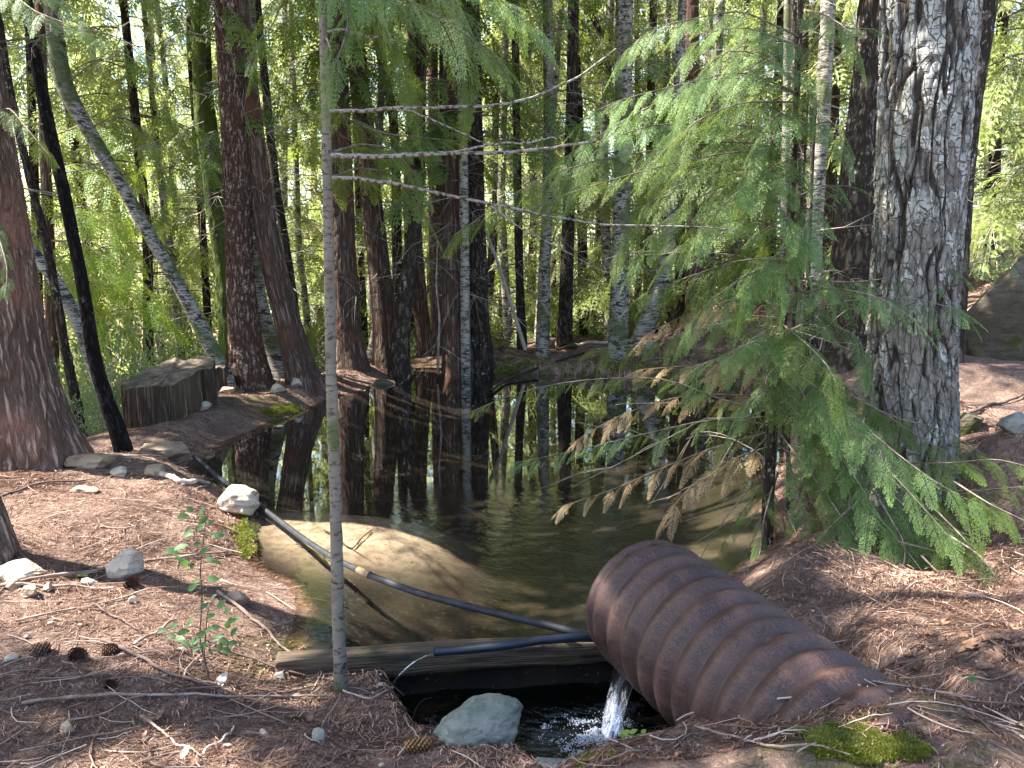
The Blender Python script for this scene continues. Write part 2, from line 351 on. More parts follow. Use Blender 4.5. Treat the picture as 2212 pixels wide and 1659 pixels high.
xs = np.concatenate([-3.3-np.cumsum(.03*1.055**np.arange(88))[::-1], np.arange(-3.3, 3.3, .024), 3.3+np.cumsum(.03*1.055**np.arange(88))])
ys = np.concatenate([1.2-np.cumsum(.06*1.12**np.arange(22))[::-1], np.arange(1.2, 6, .024), np.arange(6, 13.5, .06), 13.5+np.cumsum(.08*1.05**np.arange(70))])
GX, GY = np.meshgrid(xs, ys); nx, ny = len(xs), len(ys)
GZ = height(GX, GY); DP = sd_pond(GX, GY)
idx = np.arange(nx*ny).reshape(ny, nx)
q = np.stack([idx[:-1, :-1], idx[:-1, 1:], idx[1:, 1:], idx[1:, :-1]], -1).reshape(-1, 4)
def ground_mat():
    m, t, out = mat('forest_floor'); g = geo(t)
    wv = nd(t, 'VectorMath', 0, {'operation': 'ADD'}, i0=g, i1=nd(t, 'VectorMath', 0, {'operation': 'SCALE'}, i0=nd(t, 'TexNoise', 1, None, Vector=g, Scale=9., Detail=3.), Scale=.22))
    n1 = noise(t, scalev(t, wv, (1, 3.2, 1)), 22., 5., .7); n2 = noise(t, scalev(t, wv, (3.2, 1, 1)), 26., 5., .7); n3 = noise(t, g, 2.1, 4.); n4 = noise(t, g, 170., 3.)
    col = mix(t, mr(t, n1, .35, .65), (.12, .072, .055), (.29, .19, .145))
    col = mix(t, mr(t, n2, .5, .72), col, (.38, .28, .22))
    col = mix(t, mr(t, n3, .5, .64), col, mix(t, .65, col, (.09, .062, .05)))
    col = mix(t, mr(t, n4, .62, .7), col, (.33, .27, .22))
    wet = attr(t, 'wet'); sand = attr(t, 'sand')
    silt = mix(t, sand, mix(t, mr(t, noise(t, g, 3., 4.), .4, .65), (.008, .007, .005), (.018, .014, .009)), mix(t, mr(t, noise(t, g, 14., 5.), .4, .62), (.4, .335, .265), (.26, .21, .16)))  # dark silt, its tone also standing in for light lost in deep water
    silt = mix(t, mr(t, noise(t, scalev(t, g, (1, 1, 1)), 38., 4.), .61, .68), silt, (.07, .045, .03))
    moss = attr(t, 'moss')
    mm = mth(t, 'MULTIPLY', moss, mr(t, noise(t, g, 7., 4.), .42, .56))
    col = mix(t, mm, col, mix(t, mr(t, n1, .3, .7), (.05, .06, .012), (.12, .13, .025)))
    col = mix(t, wet, col, silt)
    hb = mth(t, 'ADD', mth(t, 'ADD', n1, n2), mth(t, 'MULTIPLY', n4, .5))
    surf(t, out, col, .85, .2, mth(t, 'MULTIPLY', hb, mr(t, wet, 0., 1., 1., .15)), .02, 1.); return m
M['ground'] = ground_mat()
sandm = np.clip(np.exp(-(((GX-SAND[0])/.68)**2+((GY-SAND[1]-.38)/.62)**2)**1.8)*1.1+.1*np.exp(-(((GX-1.55)/.6)**2+((GY-5.0)/.7)**2)**1.5), 0, 1)
wetm = ss(.05, -.03, DP+(fbm(GX*2.2, GY*2.2, 12, 3)-.5)*.16)
lowm = ss(.2, .1, sd_low(GX, GY))*np.clip(ss(-.02, -.12, GZ)+ss(.02, -.02, sd_low(GX, GY)), 0, 1); wetm = np.maximum(wetm, lowm); sandm *= (1-lowm)
# mossy strips: far shore, left shore by the pale rock, in front of the culvert
mp = hits([(530, 1150), (1870, 1600), (1050, 790), (1350, 790), (1600, 815), (600, 880), (640, 1420)])
mossm = 0
for (p, r) in zip(mp, [.22, .3, 1.2, 1.3, 1.2, .5, .25]): mossm = mossm+np.exp(-((GX-p[0])**2+((GY-p[1])*1.2)**2)/r**2)
ground = mesh_np('ground', np.stack([GX, GY, GZ], -1).reshape(-1, 3), [q], M['ground'], None, {'wet': wetm.ravel(), 'sand': sandm.ravel(), 'moss': np.clip(mossm, 0, 1).ravel()})
tag(ground, 'forest floor with red brown needle litter sloping to the pond', None, kind='structure')

# ------------------------------------------------------------------ water
def water_mat(name, tcol, b0, b1, foam=False):
    m, t, out = mat(name); g = geo(t)
    ctr = nd(t, 'VectorMath', 1, {'operation': 'DISTANCE'}, i0=g, i1=tuple(on(1330, 1300, ZW)))
    near = mr(t, ctr, .1, 2.6, 1., 0.)
    n1 = noise(t, scalev(t, g, (1, 1.5, 1)), 6., 1.5, .4); n2 = noise(t, scalev(t, nd(t, 'Mapping', 0, None, Vector=g, Rotation=(0, 0, .5)), (1, 2.4, 1)), 17., 3., .5); n3 = noise(t, g, 1.4, 2.)
    patch = mr(t, n3, .3, .7, .35, 1.)
    h = mth(t, 'ADD', mth(t, 'MULTIPLY', n1, mth(t, 'MULTIPLY', mth(t, 'MULTIPLY_ADD', near, b1), patch)), mth(t, 'MULTIPLY', n2, mth(t, 'MULTIPLY', near, b1*.3)))
    for x in t.nodes:
        if x.type == 'MATH' and x.operation == 'MULTIPLY_ADD': x.inputs[2].default_value = b0
    bp = nd(t, 'Bump', 0, None, Height=h, Distance=1., Strength=1.)
    fr = nd(t, 'Fresnel', 0, None, IOR=1.4, Normal=bp)
    gl = nd(t, 'BsdfGlossy', 0, None, Color=(.95, .97, 1.), Roughness=.015, Normal=bp)
    tr = nd(t, 'BsdfTransparent', 0, None, Color=tcol)
    t.links.new(nd(t, 'MixShader', 0, None, i0=mth(t, 'MINIMUM', mth(t, 'MULTIPLY', fr, 1.7), 1.), i1=tr, i2=gl), out.inputs[0]); return m
M['water'] = water_mat('pond_water', (.93, .89, .82), .0004, .013)
M['water_low'] = water_mat('outlet_water', (.5, .55, .56), .01, .03)
def sheet(name, poly, z, m, grow=.35, step=.12, cut=None):
    P = np.array(poly); x0, y0 = P.min(0)-grow; x1, y1 = P.max(0)+grow
    X, Y = np.meshgrid(np.arange(x0, x1, step), np.arange(y0, y1, step)); d = sdpoly(X, Y, poly)
    keep = d < grow
    if cut is not None: keep &= cut(X, Y)
    I = -np.ones(X.shape, int); I[keep] = np.arange(keep.sum())
    a = np.stack([I[:-1, :-1], I[:-1, 1:], I[1:, 1:], I[1:, :-1]], -1).reshape(-1, 4); a = a[(a >= 0).all(1)]
    return mesh_np(name, np.stack([X[keep], Y[keep], np.full(keep.sum(), z)], -1), [a], m)
pn = np.array([-pdir[1], pdir[0]])     # normal pointing away from the camera
water = sheet('water', POND, ZW, M['water'], .34, .03, lambda X, Y: ((X-PL0[0])*pn[0]+(Y-PL0[1])*pn[1] > .03) | (X < PL0[0]-.3))
tag(water, 'still brown pond water reflecting the trees', None, kind='structure')
water2 = sheet('water', LOW, ZL, M['water_low'], .16, .05)
tag(water2, 'dark outlet pool below the timber', None, kind='structure')

# ------------------------------------------------------------------ which ground is sunlit (gaps shaped into the added overhead foliage)
LIT_PX = [[(120, 1010), (330, 1020), (430, 1075), (560, 1040), (600, 1120), (590, 1230), (480, 1240), (400, 1180), (250, 1130), (60, 1140), (0, 1100), (0, 1040)],
          [(560, 1075), (760, 1055), (920, 1050), (945, 1080), (900, 1150), (800, 1190), (700, 1230), (620, 1250), (560, 1220)],
          [(1120, 1130), (1320, 1135), (1300, 1165), (1130, 1160)], [(1480, 1000), (1640, 970), (1660, 1080), (1520, 1130)],
          [(1150, 725), (1350, 710), (1500, 730), (1450, 752), (1180, 752)], [(560, 815), (700, 805), (800, 800), (820, 830), (600, 850)],
          [(2060, 1000), (2212, 990), (2212, 1070), (2080, 1060)], [(1750, 1180), (1900, 1190), (1880, 1250), (1760, 1250)], [(1830, 1290), (1990, 1300), (1980, 1370), (1850, 1370)], [(1980, 1380), (2212, 1330), (2212, 1420), (2050, 1440)],
          [(1340, 1620), (1560, 1590), (1640, 1620), (1500, 1659), (1340, 1659)], [(0, 1290), (220, 1310), (200, 1360), (0, 1420)], [(480, 1290), (600, 1330), (640, 1420), (560, 1420), (470, 1340)], [(150, 1530), (420, 1500), (480, 1580), (300, 1620), (120, 1600)],
          [(600, 1500), (760, 1530), (720, 1580), (580, 1560)], [(1400, 600), (2212, 600), (2212, 780), (2100, 860), (1850, 720), (1500, 700)], [(1130, 1385), (1320, 1375), (1330, 1430), (1130, 1445)], [(760, 790), (960, 780), (960, 808), (760, 822)], [(0, 1440), (160, 1460), (140, 1500), (0, 1490)], [(820, 1560), (1000, 1600), (980, 1659), (800, 1620)], [(480, 830), (560, 822), (560, 862), (470, 872)]]
def shadow_px(P):
    P = np.asarray(P, float); g = P-S*((P[..., 2:3]-.0)/S[2]); return proj(g)
def lit(P, grow=0):
    a, b, f = shadow_px(P); r = np.zeros(np.shape(a), bool)
    for pl in LIT_PX: r |= inpoly(a, b, pl) & (f > 0)
    return r

# ------------------------------------------------------------------ foliage templates
def make_frond(ns, nt_, bl, bw, seed, spread=.42):
    """flat cedar-like spray, length 1 along +x: returns kite verts (n*4,3), quads, tint"""
    r = rs(seed); K = []; T = []
    def blade(p, d, l, wd, tn):
        s = np.array([-d[1], d[0], 0])*wd*.5; z = np.array([0, 0, 1])*l*r.uniform(-.25, .15)
        K.append([p, p+d*l*.45+s, p+d*l+z, p+d*l*.45-s]); T.append([tn]*4)
    for i in range(ns*2):
        x = .04+.93*(i+r.rand()*.6)/(ns*2); sd = 1 if i % 2 else -1
        L = spread*((1-x)**.75)*min(1, .45+x*3)*r.uniform(.75, 1.1); a = radians(56-22*x+r.uniform(-6, 6))*sd
        d = np.array([cos(a), sin(a), 0]); p0 = np.array([x, 0, 0]); n = max(2, int(nt_*L/spread+1))
        for j in range(n):
            tt = (j+.4)/n; p = p0+d*L*tt; p[2] = -.22*L*tt*tt; sg = 1 if j % 2 else -1
            b = a+sg*radians(r.uniform(32, 46)); blade(p, np.array([cos(b), sin(b), 0]), bl*(1.1-.5*tt)*r.uniform(.7, 1.2), bw*r.uniform(.8, 1.2), min(1, .15+.5*x+.4*tt*tt))
            if ns > 9:
                b = a-sg*radians(r.uniform(32, 46)); blade(p+d*L*.3/n, np.array([cos(b), sin(b), 0]), bl*(1.1-.5*tt)*r.uniform(.7, 1.2), bw*r.uniform(.8, 1.2), min(1, .15+.5*x+.4*tt*tt))
        pe = p0+d*L*.93; pe[2] = -.2*L; blade(pe, d, bl*.9, bw, min(1, .5+.5*x))
        m = p0+d*L*.5; m[2] = -.055*L; blade(p0, d, L*.95, bw*.7, .25)
    K.append([np.array([0, -.004, 0]), np.array([0, .004, 0]), np.array([1, .001, 0]), np.array([1, -.001, 0])]); T.append([0]*4)
    V = np.array(K).reshape(-1, 3)
    return V, np.arange(len(V)).reshape(-1, 4), np.array(T).ravel()
FR_HI = [make_frond(12, 11, .07, .0155, 10+i, .46) for i in range(7)]
FR_MD = [make_frond(9, 6, .1, .036, 30+i) for i in range(5)]
FR_LO = [make_frond(6, 4, .16, .06, 50+i) for i in range(5)]
def place(mb, fr, O, dx, up, sc, droop, m, dt=0.):
    V, Q, T = fr; dx = nrm(dx); sy = nrm(np.cross(up, dx)); dz = np.cross(dx, sy)
    W = (V[:, :1]*dx+V[:, 1:2]*sy+V[:, 2:]*dz)*sc+O
    W[:, 2] -= droop*sc*(V[:, 0]**2)+.15*sc*V[:, 1]**2
    mb.add(W, Q, m, np.clip(T+dt, 0, 1))
def bough_into(mb, P, r, fl, templ, spacing=.09, start=.12, wood=0, leaf=1, r0=.008, fan=1., droop=.45, dt=0., hang=.35):
    """P (k,3) polyline in metres; fl frond length"""
    P = resample(P, 14, 1); L = np.linalg.norm(np.diff(P, axis=0), axis=1).sum()
    R = np.linspace(r0, .0015, 14); V, Q, U = tubes(P, R, 5); mb.add(V, Q, wood, 0., U)
    n = max(3, int(L/spacing)); cum = np.concatenate([[0], np.cumsum(np.linalg.norm(np.diff(P, axis=0), axis=1))])/L
    for i in range(n):
        t = start+(1-start)*(i+r.rand()*.5)/n; p = np.array([np.interp(t, cum, P[:, k]) for k in range(3)])
        t2 = min(1, t+.05); tg = nrm(np.array([np.interp(t2, cum, P[:, k]) for k in range(3)])-np.array([np.interp(t2-.06, cum, P[:, k]) for k in range(3)]))
        side = nrm(np.cross(tg, [0, 0, 1]))*(1 if i % 2 else -1)
        d = nrm(tg*r.uniform(.5, 1.1)+side*fan*r.uniform(.2, 1.1)+np.array([0, 0, -hang*r.uniform(.2, 1.3)]))
        s = fl*(1-.45*t)*r.uniform(.7, 1.15)
        place(mb, templ[r.randint(len(templ))], p, d, nrm(np.array([r.uniform(-.5, .5), r.uniform(-.9, .3), 1])), s, droop*r.uniform(.5, 1.2), leaf, dt)
    tg = nrm(P[-1]-P[-3]); place(mb, templ[r.randint(len(templ))], P[-2], tg, np.array([0, 0, 1.]), fl*.75, droop*.8, leaf, dt+.1)

def twigs_into(mb, r, base, n, zlo, zhi, Lr=(.5, 1.6), m=0, sub=5, rad=.006, axis=None, sides=3):
    """fine dead branches round a stem; axis(z)->xyz centre"""
    k = 6; P = np.zeros((n, k, 3)); z = r.uniform(zlo, zhi, n); a = r.uniform(0, 2*pi, n); L = r.uniform(*Lr, n)
    t = np.linspace(0, 1, k)
    up = r.uniform(-.35, .5, n); cur = r.uniform(-.7, .25, n); tw = r.uniform(-.5, .5, n)
    c = np.array([axis(zz) for zz in z])
    aa = a[:, None]+tw[:, None]*t
    P[..., 0] = c[:, 0:1]+np.cos(aa)*L[:, None]*t; P[..., 1] = c[:, 1:2]+np.sin(aa)*L[:, None]*t
    P[..., 2] = c[:, 2:3]+L[:, None]*(up[:, None]*t+cur[:, None]*t*t)
    P[:, 1:] += r.normal(0, .02, (n, k-1, 3))*L[:, None, None]
    R = rad*(1-.85*t)*(L[:, None]/1.2); V, Q, U = tubes(P, R, sides); mb.add(V, Q, m, 0., U)
    ns = n*sub; i = np.repeat(np.arange(n), sub); j = r.randint(1, k-1, ns); O = P[i, j]; d = nrm(P[i, j+1]-O); d = nrm(d+r.normal(0, .55, (ns, 3))+np.array([0, 0, -.15]))
    l2 = L[i]*r.uniform(.15, .5, ns); tt = np.linspace(0, 1, 4)
    P2 = O[:, None]+d[:, None]*(l2[:, None]*tt)[..., None]+r.normal(0, .03, (ns, 4, 3))*l2[:, None, None]*tt[:, None]
    P2[..., 2] -= (.25*l2[:, None]*tt**2)
    V, Q, U = tubes(P2, rad*.45*(1-.8*tt)*np.ones((ns, 1)), sides); mb.add(V, Q, m, 0., U)
    zc = np.linspace(z.min(), z.max(), 24); V, Q, U = tubes(np.array([axis(zz) for zz in zc]), np.full(24, .004), 3); mb.add(V, Q, m, 0., U)

# ------------------------------------------------------------------ trees
def trunk_arrays(pts, nu, dz, flare=.5, fh=.25, amp=.01, cell=.05, asp=6., seed=0, lobes=4, plate=False):
    """pts (k,4): x,y,z,r bottom to top"""
    pts = np.asarray(pts, float); z0, z1 = pts[0, 2], pts[-1, 2]; n = int((z1-z0)/dz)+2
    z = np.linspace(z0, z1, n); C = np.stack([np.interp(z, pts[:, 2], pts[:, i]) for i in (0, 1, 3)], 1)
    kk = max(1, int(.25/dz))
    for i in range(3):
        p = np.pad(C[:, i], kk, mode='edge'); C[:, i] = np.convolve(p, np.ones(2*kk+1)/(2*kk+1), 'valid')
    th = np.linspace(0, 2*pi, nu+1)+pi/2; Th, Z = np.meshgrid(th, z); Rb = C[:, 2:3]*np.ones_like(Th)
    u = (Th-pi/2)*float(C[:, 2].mean()); zg = z0+.1
    n1 = fbm(u/cell+1.2*fbm(u/.2, Z/.35, seed+5, 2), Z/(cell*asp)+seed*3.1, seed, 3)
    fur = ss(.005, .085, np.abs(n1-.5))
    if plate:
        n2 = fbm(u/.045, Z/.09, seed+50, 2); fur = fur*(.72+.28*ss(.04, .1, np.abs(n2-.5)))
    lb = 1+.35*np.sin(Th*lobes+seed)+.25*np.sin(Th*(lobes+3)+seed*2.3)
    fl = 1+flare*np.exp(-np.maximum(Z-zg, -.05)/fh)*lb
    R = Rb*fl*(1+.05*(fbm(u*3, Z*1.2, seed+9)-.5)*2)+amp*(fur-.7)+amp*.5*(fbm(u/.02, Z/.04, seed+3, 2)-.5)
    V = np.stack([C[:, 0:1]+R*np.cos(Th), C[:, 1:2]+R*np.sin(Th), Z], -1)
    I = np.arange(n*(nu+1)).reshape(n, nu+1); Q = np.stack([I[:-1, :-1], I[:-1, 1:], I[1:, 1:], I[1:, :-1]], -1).reshape(-1, 4)
    return V.reshape(-1, 3), Q, np.stack([u, Z], -1).reshape(-1, 2), fur.ravel(), C, z
SHADE_CANOPY = []        # (x, y, root, list) trees that carry the unseen foliage added for shade
LAND = []          # landmarks for labels: (px at py 500, short name)
def tree(name, label, pts, bark, Y=None, cat='tree', short=None, top=12., nu=30, dz=.05, flare=.45, fh=.25, amp=.008, cell=.05, asp=6., crown=None, dead=0, seed=0, lean_y=0., shade_canopy=True, group=None, below=.3, plate=False, lobes=4, leafm='frond2', dzr=(1.2, 7)):
    """pts: (px, py, width px) from base upward; Y: world depth (else where the base meets the ground)"""
    r = rs(seed+77)
    b = pts[0]
    if Y is None: bp = hit(b[0], b[1]); Y = bp[1]
    W = []
    for i, (px, py, wd) in enumerate(pts):
        p = at(px, py, Y+lean_y*i); dpt = proj(p)[2]; W.append([*p, wd/2*dpt/F])
    W = np.array(W); gz = hgt(W[0, 0], W[0, 1]); base = np.array([W[0, 0], W[0, 1], min(gz, W[0, 2]) if gz < W[0, 2]-.15 else gz])
    low = W[0].copy(); low[2] = base[2]-below
    if W[0, 2] > low[2]+.01: W = np.vstack([low, W])
    W = W[np.concatenate([[True], np.diff(W[:, 2]) > .01])]
    if W[-1, 2] < top:
        d = (W[-1]-W[-2])/(W[-1, 2]-W[-2, 2]); n_ = 5
        h = top-W[-1, 2]; ext = [W[-1]+np.array([d[0]*h*s*(1-.5*s), d[1]*h*s*(1-.5*s), h*s, -W[-1, 3]*.55*s]) for s in np.linspace(.2, 1, n_)]
        W = np.vstack([W, ext])
    root = empty(name, base, label, cat, group)
    V, Q, U, fur, C, z = trunk_arrays(W, nu, dz, flare, fh, amp, cell, asp, seed, lobes, plate)
    mesh_np('trunk', V-base, [Q], M[bark], None, {'fur': fur}, U, True, root)
    ax = lambda zz: np.array([np.interp(zz, z, C[:, 0]), np.interp(zz, z, C[:, 1]), zz])
    root['_top'] = 0; del root['_top']
    if dead:
        mb = MB(); twigs_into(mb, r, base, int(dead*(2.2 if Y > 9 else 1)), base[2]+dzr[0], base[2]+dzr[1], axis=ax, sub=6); mb.build('dead_branches', M['dead_twig'], root, off=base)
    if crown:
        n, zl, zh, Lmin, Lmax = crown; mb = MB(); made = 0
        for i in range(n):
            zz = base[2]+r.uniform(zl, zh); a = r.uniform(0, 2*pi); L = r.uniform(Lmin, Lmax); o = ax(zz); d = np.array([cos(a), sin(a), 0])
            P = np.array([o+d*L*t+np.array([0, 0, L*(.15*t-.5*t*t)]) for t in (0, .35, .7, 1)])
            if lit(P).any() or lit(P-np.array([0, 0, .4])).any(): continue
            a_, b_, f_ = proj(P[3])
            if P[3][1] < 5.5: continue
            bough_into(mb, P, r, .5, FR_MD if Y < 9 else FR_LO, .16, .2, r0=.014, droop=.5, hang=.5, dt=r.uniform(-.2, .3)); made += 1
        if made: mb.build('crown', [M['twig'], M[leafm]], root, smooth=False, off=base)
    if shade_canopy: SHADE_CANOPY.append([ax(min(9, top-1))[0], ax(min(9, top-1))[1], root, [], ax, base, top])
    pmid = proj(ax(base[2]+2.2)); LAND.append((float(pmid[0]), short or label, Y))
    return root, ax, base

# big trunk at the right edge
T = {}
T['big'] = tree('cottonwood_tree', 'huge pale grey trunk with deeply furrowed plated bark at the right of the pond', [(1960, 1090, 196), (1964, 900, 183), (1970, 700, 172), (1987, 400, 176), (2000, 200, 184), (2008, 0, 194)], 'grey_bark', short='huge furrowed trunk', nu=340, dz=.0075, top=7.5, flare=.12, fh=.3, amp=.026, cell=.055, asp=9, seed=4, plate=True)
# its own material: dark furrows, white lichen plates
def big_bark():
    m, t, out = mat('furrowed_grey_bark'); uv = uvc(t); f = attr(t, 'fur')
    n = noise(t, scalev(t, uv, (45, 9, 1)), 1., 5., .65); pl = noise(t, scalev(t, uv, (13, 5, 1)), 1., 4., .6); cr = noise(t, scalev(t, uv, (18, 60, 1)), 1., 3., .5)
    base = mix(t, mr(t, n, .35, .65), (.11, .098, .085), (.25, .23, .2))
    vor = nd(t, 'TexVoronoi', 0, {'feature': 'DISTANCE_TO_EDGE'}, Vector=scalev(t, nd(t, 'VectorMath', 0, {'operation': 'ADD'}, i0=uv, i1=nd(t, 'VectorMath', 0, {'operation': 'SCALE'}, i0=nd(t, 'TexNoise', 1, None, Vector=uv, Scale=30.), Scale=.02)), (30, 8, 1)), Scale=1.); ck = mr(t, vor, .0, .05)
    col = mix(t, mr(t, f, .12, .6), (.05, .042, .035), base); col = mix(t, ck, mix(t, .7, (.03, .026, .022), col), col)
    hgt_ = mr(t, nd(t, 'SeparateXYZ', 1, None, Vector=uv), 1., 2.9, .56, .43)
    lm = mth(t, 'SUBTRACT', pl, hgt_); lm = mr(t, lm, -.01, .025)
    lm = mth(t, 'MULTIPLY', lm, mr(t, f, .5, .75)); lm = mth(t, 'MULTIPLY', lm, mr(t, cr, .33, .41)); lm = mth(t, 'MULTIPLY', lm, mr(t, vor, .0, .03))
    col = mix(t, lm, col, mix(t, mr(t, n, .35, .6), (.25, .245, .22), (.42, .415, .38)))
    surf(t, out, col, .9, .15, mth(t, 'ADD', mth(t, 'MULTIPLY', n, .6), mth(t, 'ADD', mth(t, 'ADD', lm, mth(t, 'MULTIPLY', ck, .6)), mth(t, 'MULTIPLY', cr, .25))), .014, 1.); return m
T['big'][0].children[0].data.materials[0] = big_bark()

T['w'] = tree('cottonwood_tree', 'dark brown rough trunk leaning right just behind the huge pale trunk', [(1815, 830, 95), (1835, 640, 88), (1855, 400, 80), (1875, 200, 68), (1888, 0, 60)], 'grey_bark', Y=7.2, short='dark rough trunk', nu=90, dz=.02, amp=.015, cell=.05, seed=6, leafm='frond2')
T['y'] = tree('cottonwood_tree', 'grey flecked trunk showing along the right edge of the huge pale trunk', [(2040, 900, 60), (2075, 400, 50), (2095, 200, 52), (2125, 0, 55)], 'grey_bark', Y=6.6, short='flecked trunk', nu=60, dz=.03, amp=.012, seed=7)
T['left'] = tree('cedar_tree', 'thick reddish cedar trunk with flared furrowed base on the left bank', [(55, 1000, 215), (45, 920, 185), (22, 800, 165), (-8, 600, 150), (-35, 400, 140), (-65, 200, 130), (-95, 0, 120)], 'left_bark', short='thick red cedar', nu=260, dz=.012, flare=.45, fh=.3, amp=.028, cell=.06, asp=8, seed=11, lobes=5, top=11)
T['leftnear'] = tree('cedar_tree', 'rough trunk foot cut off by the left edge, nearest on the left bank', [(-22, 1205, 125), (-40, 1120, 85), (-60, 1040, 70), (-90, 900, 64)], 'left_bark', short='near left trunk', nu=120, dz=.012, flare=.3, fh=.12, amp=.014, cell=.04, seed=12, top=8, shade_canopy=False)
T['black'] = tree('alder_tree', 'slender black stem curving up from the left bank beside the stump', [(272, 975, 38), (250, 920, 34), (205, 790, 28), (180, 620, 25), (135, 400, 26), (100, 250, 25), (65, 60, 23), (50, -60, 22)], 'black_bark', short='slender black stem', nu=48, dz=.02, flare=.4, fh=.1, amp=.004, cell=.03, seed=13, dead=10)
T['birch1'] = tree('birch_tree', 'leaning mossy white birch rising behind the cut stump', [(490, 815, 36), (450, 740, 33), (390, 620, 31), (330, 520, 31), (262, 400, 29), (190, 280, 34), (135, 185, 40), (112, 20, 33), (105, -60, 32)], 'birch_moss', Y=9.3, short='leaning birch', nu=40, dz=.03, amp=.004, seed=14, flare=.2, leafm='frond2', crown=(10, 4.2, 7, .8, 1.6))
T['birch2'] = tree('birch_tree', 'pale birch slanting behind the slender black stem', [(262, 960, 34), (215, 820, 32), (175, 705, 30), (130, 620, 32), (72, 540, 28), (10, 470, 26), (-40, 420, 24)], 'birch', Y=8.2, short='slanting pale birch', nu=30, dz=.03, amp=.003, seed=15, top=5, shade_canopy=False)
T['thinL'] = tree('alder_tree', 'thin dark stem between the red cedar and the slender black stem', [(182, 950, 22), (150, 800, 20), (125, 660, 18), (100, 520, 17), (62, 380, 16), (18, 180, 15), (0, 60, 15)], 'dark_bark', Y=8.0, short='thin dark stem', nu=20, dz=.04, seed=16, dead=16)
T['birch3'] = tree('birch_tree', 'slim white birch far behind the leaning birch', [(388, 730, 17), (375, 600, 16), (355, 450, 15), (340, 330, 13), (328, 200, 12)], 'birch', Y=14, short='slim white birch', nu=18, dz=.06, seed=17, dead=14, shade_canopy=False)
T['flaky'] = tree('cedar_tree', 'brown trunk covered in pale flaky lichen beside the stump', [(545, 822, 82), (532, 760, 70), (520, 620, 58), (512, 400, 54), (500, 200, 52), (488, 0, 48)], 'flaky_bark', Y=9.6, short='lichen-flaked trunk', nu=110, dz=.02, flare=.55, fh=.2, amp=.014, cell=.045, asp=4, seed=18, dead=12, lobes=3)
T['mossy'] = tree('maple_tree', 'mossy green knobbed trunk right behind the lichen-flaked trunk', [(500, 800, 46), (488, 600, 40), (468, 450, 42), (448, 290, 46), (438, 200, 40), (432, 0, 36)], 'mossy_bark', Y=10.6, short='mossy green trunk', nu=40, dz=.04, amp=.012, seed=19, dead=10, leafm='frond2', crown=(26, 3.2, 8, .9, 2.))
T['lean9'] = tree('cedar_tree', 'dark cedar leaning left whose foot reaches the shore', [(662, 825, 74), (640, 765, 58), (610, 650, 54), (575, 500, 50), (548, 300, 45), (525, 100, 42)], 'cedar_bark', Y=9.7, short='left-leaning cedar', nu=80, dz=.025, flare=.4, fh=.18, amp=.014, cell=.05, seed=20, dead=14)
T['thin10'] = tree('alder_tree', 'slim dark pole right of the left-leaning cedar', [(652, 800, 22), (640, 700, 20), (620, 550, 19), (595, 400, 18), (575, 200, 17), (555, 0, 16)], 'dark_bark', Y=10.8, short='slim dark pole', nu=20, dz=.05, seed=21, dead=22)
T['birch11'] = tree('birch_tree', 'short leaning birch base between lichen-flaked trunk and left-leaning cedar', [(622, 832, 64), (590, 760, 48), (565, 690, 40), (550, 600, 34), (545, 450, 28), (545, 300, 24)], 'birch_moss', Y=10.2, short='birch base', nu=40, dz=.03, seed=22, flare=.3, top=7, shade_canopy=False)
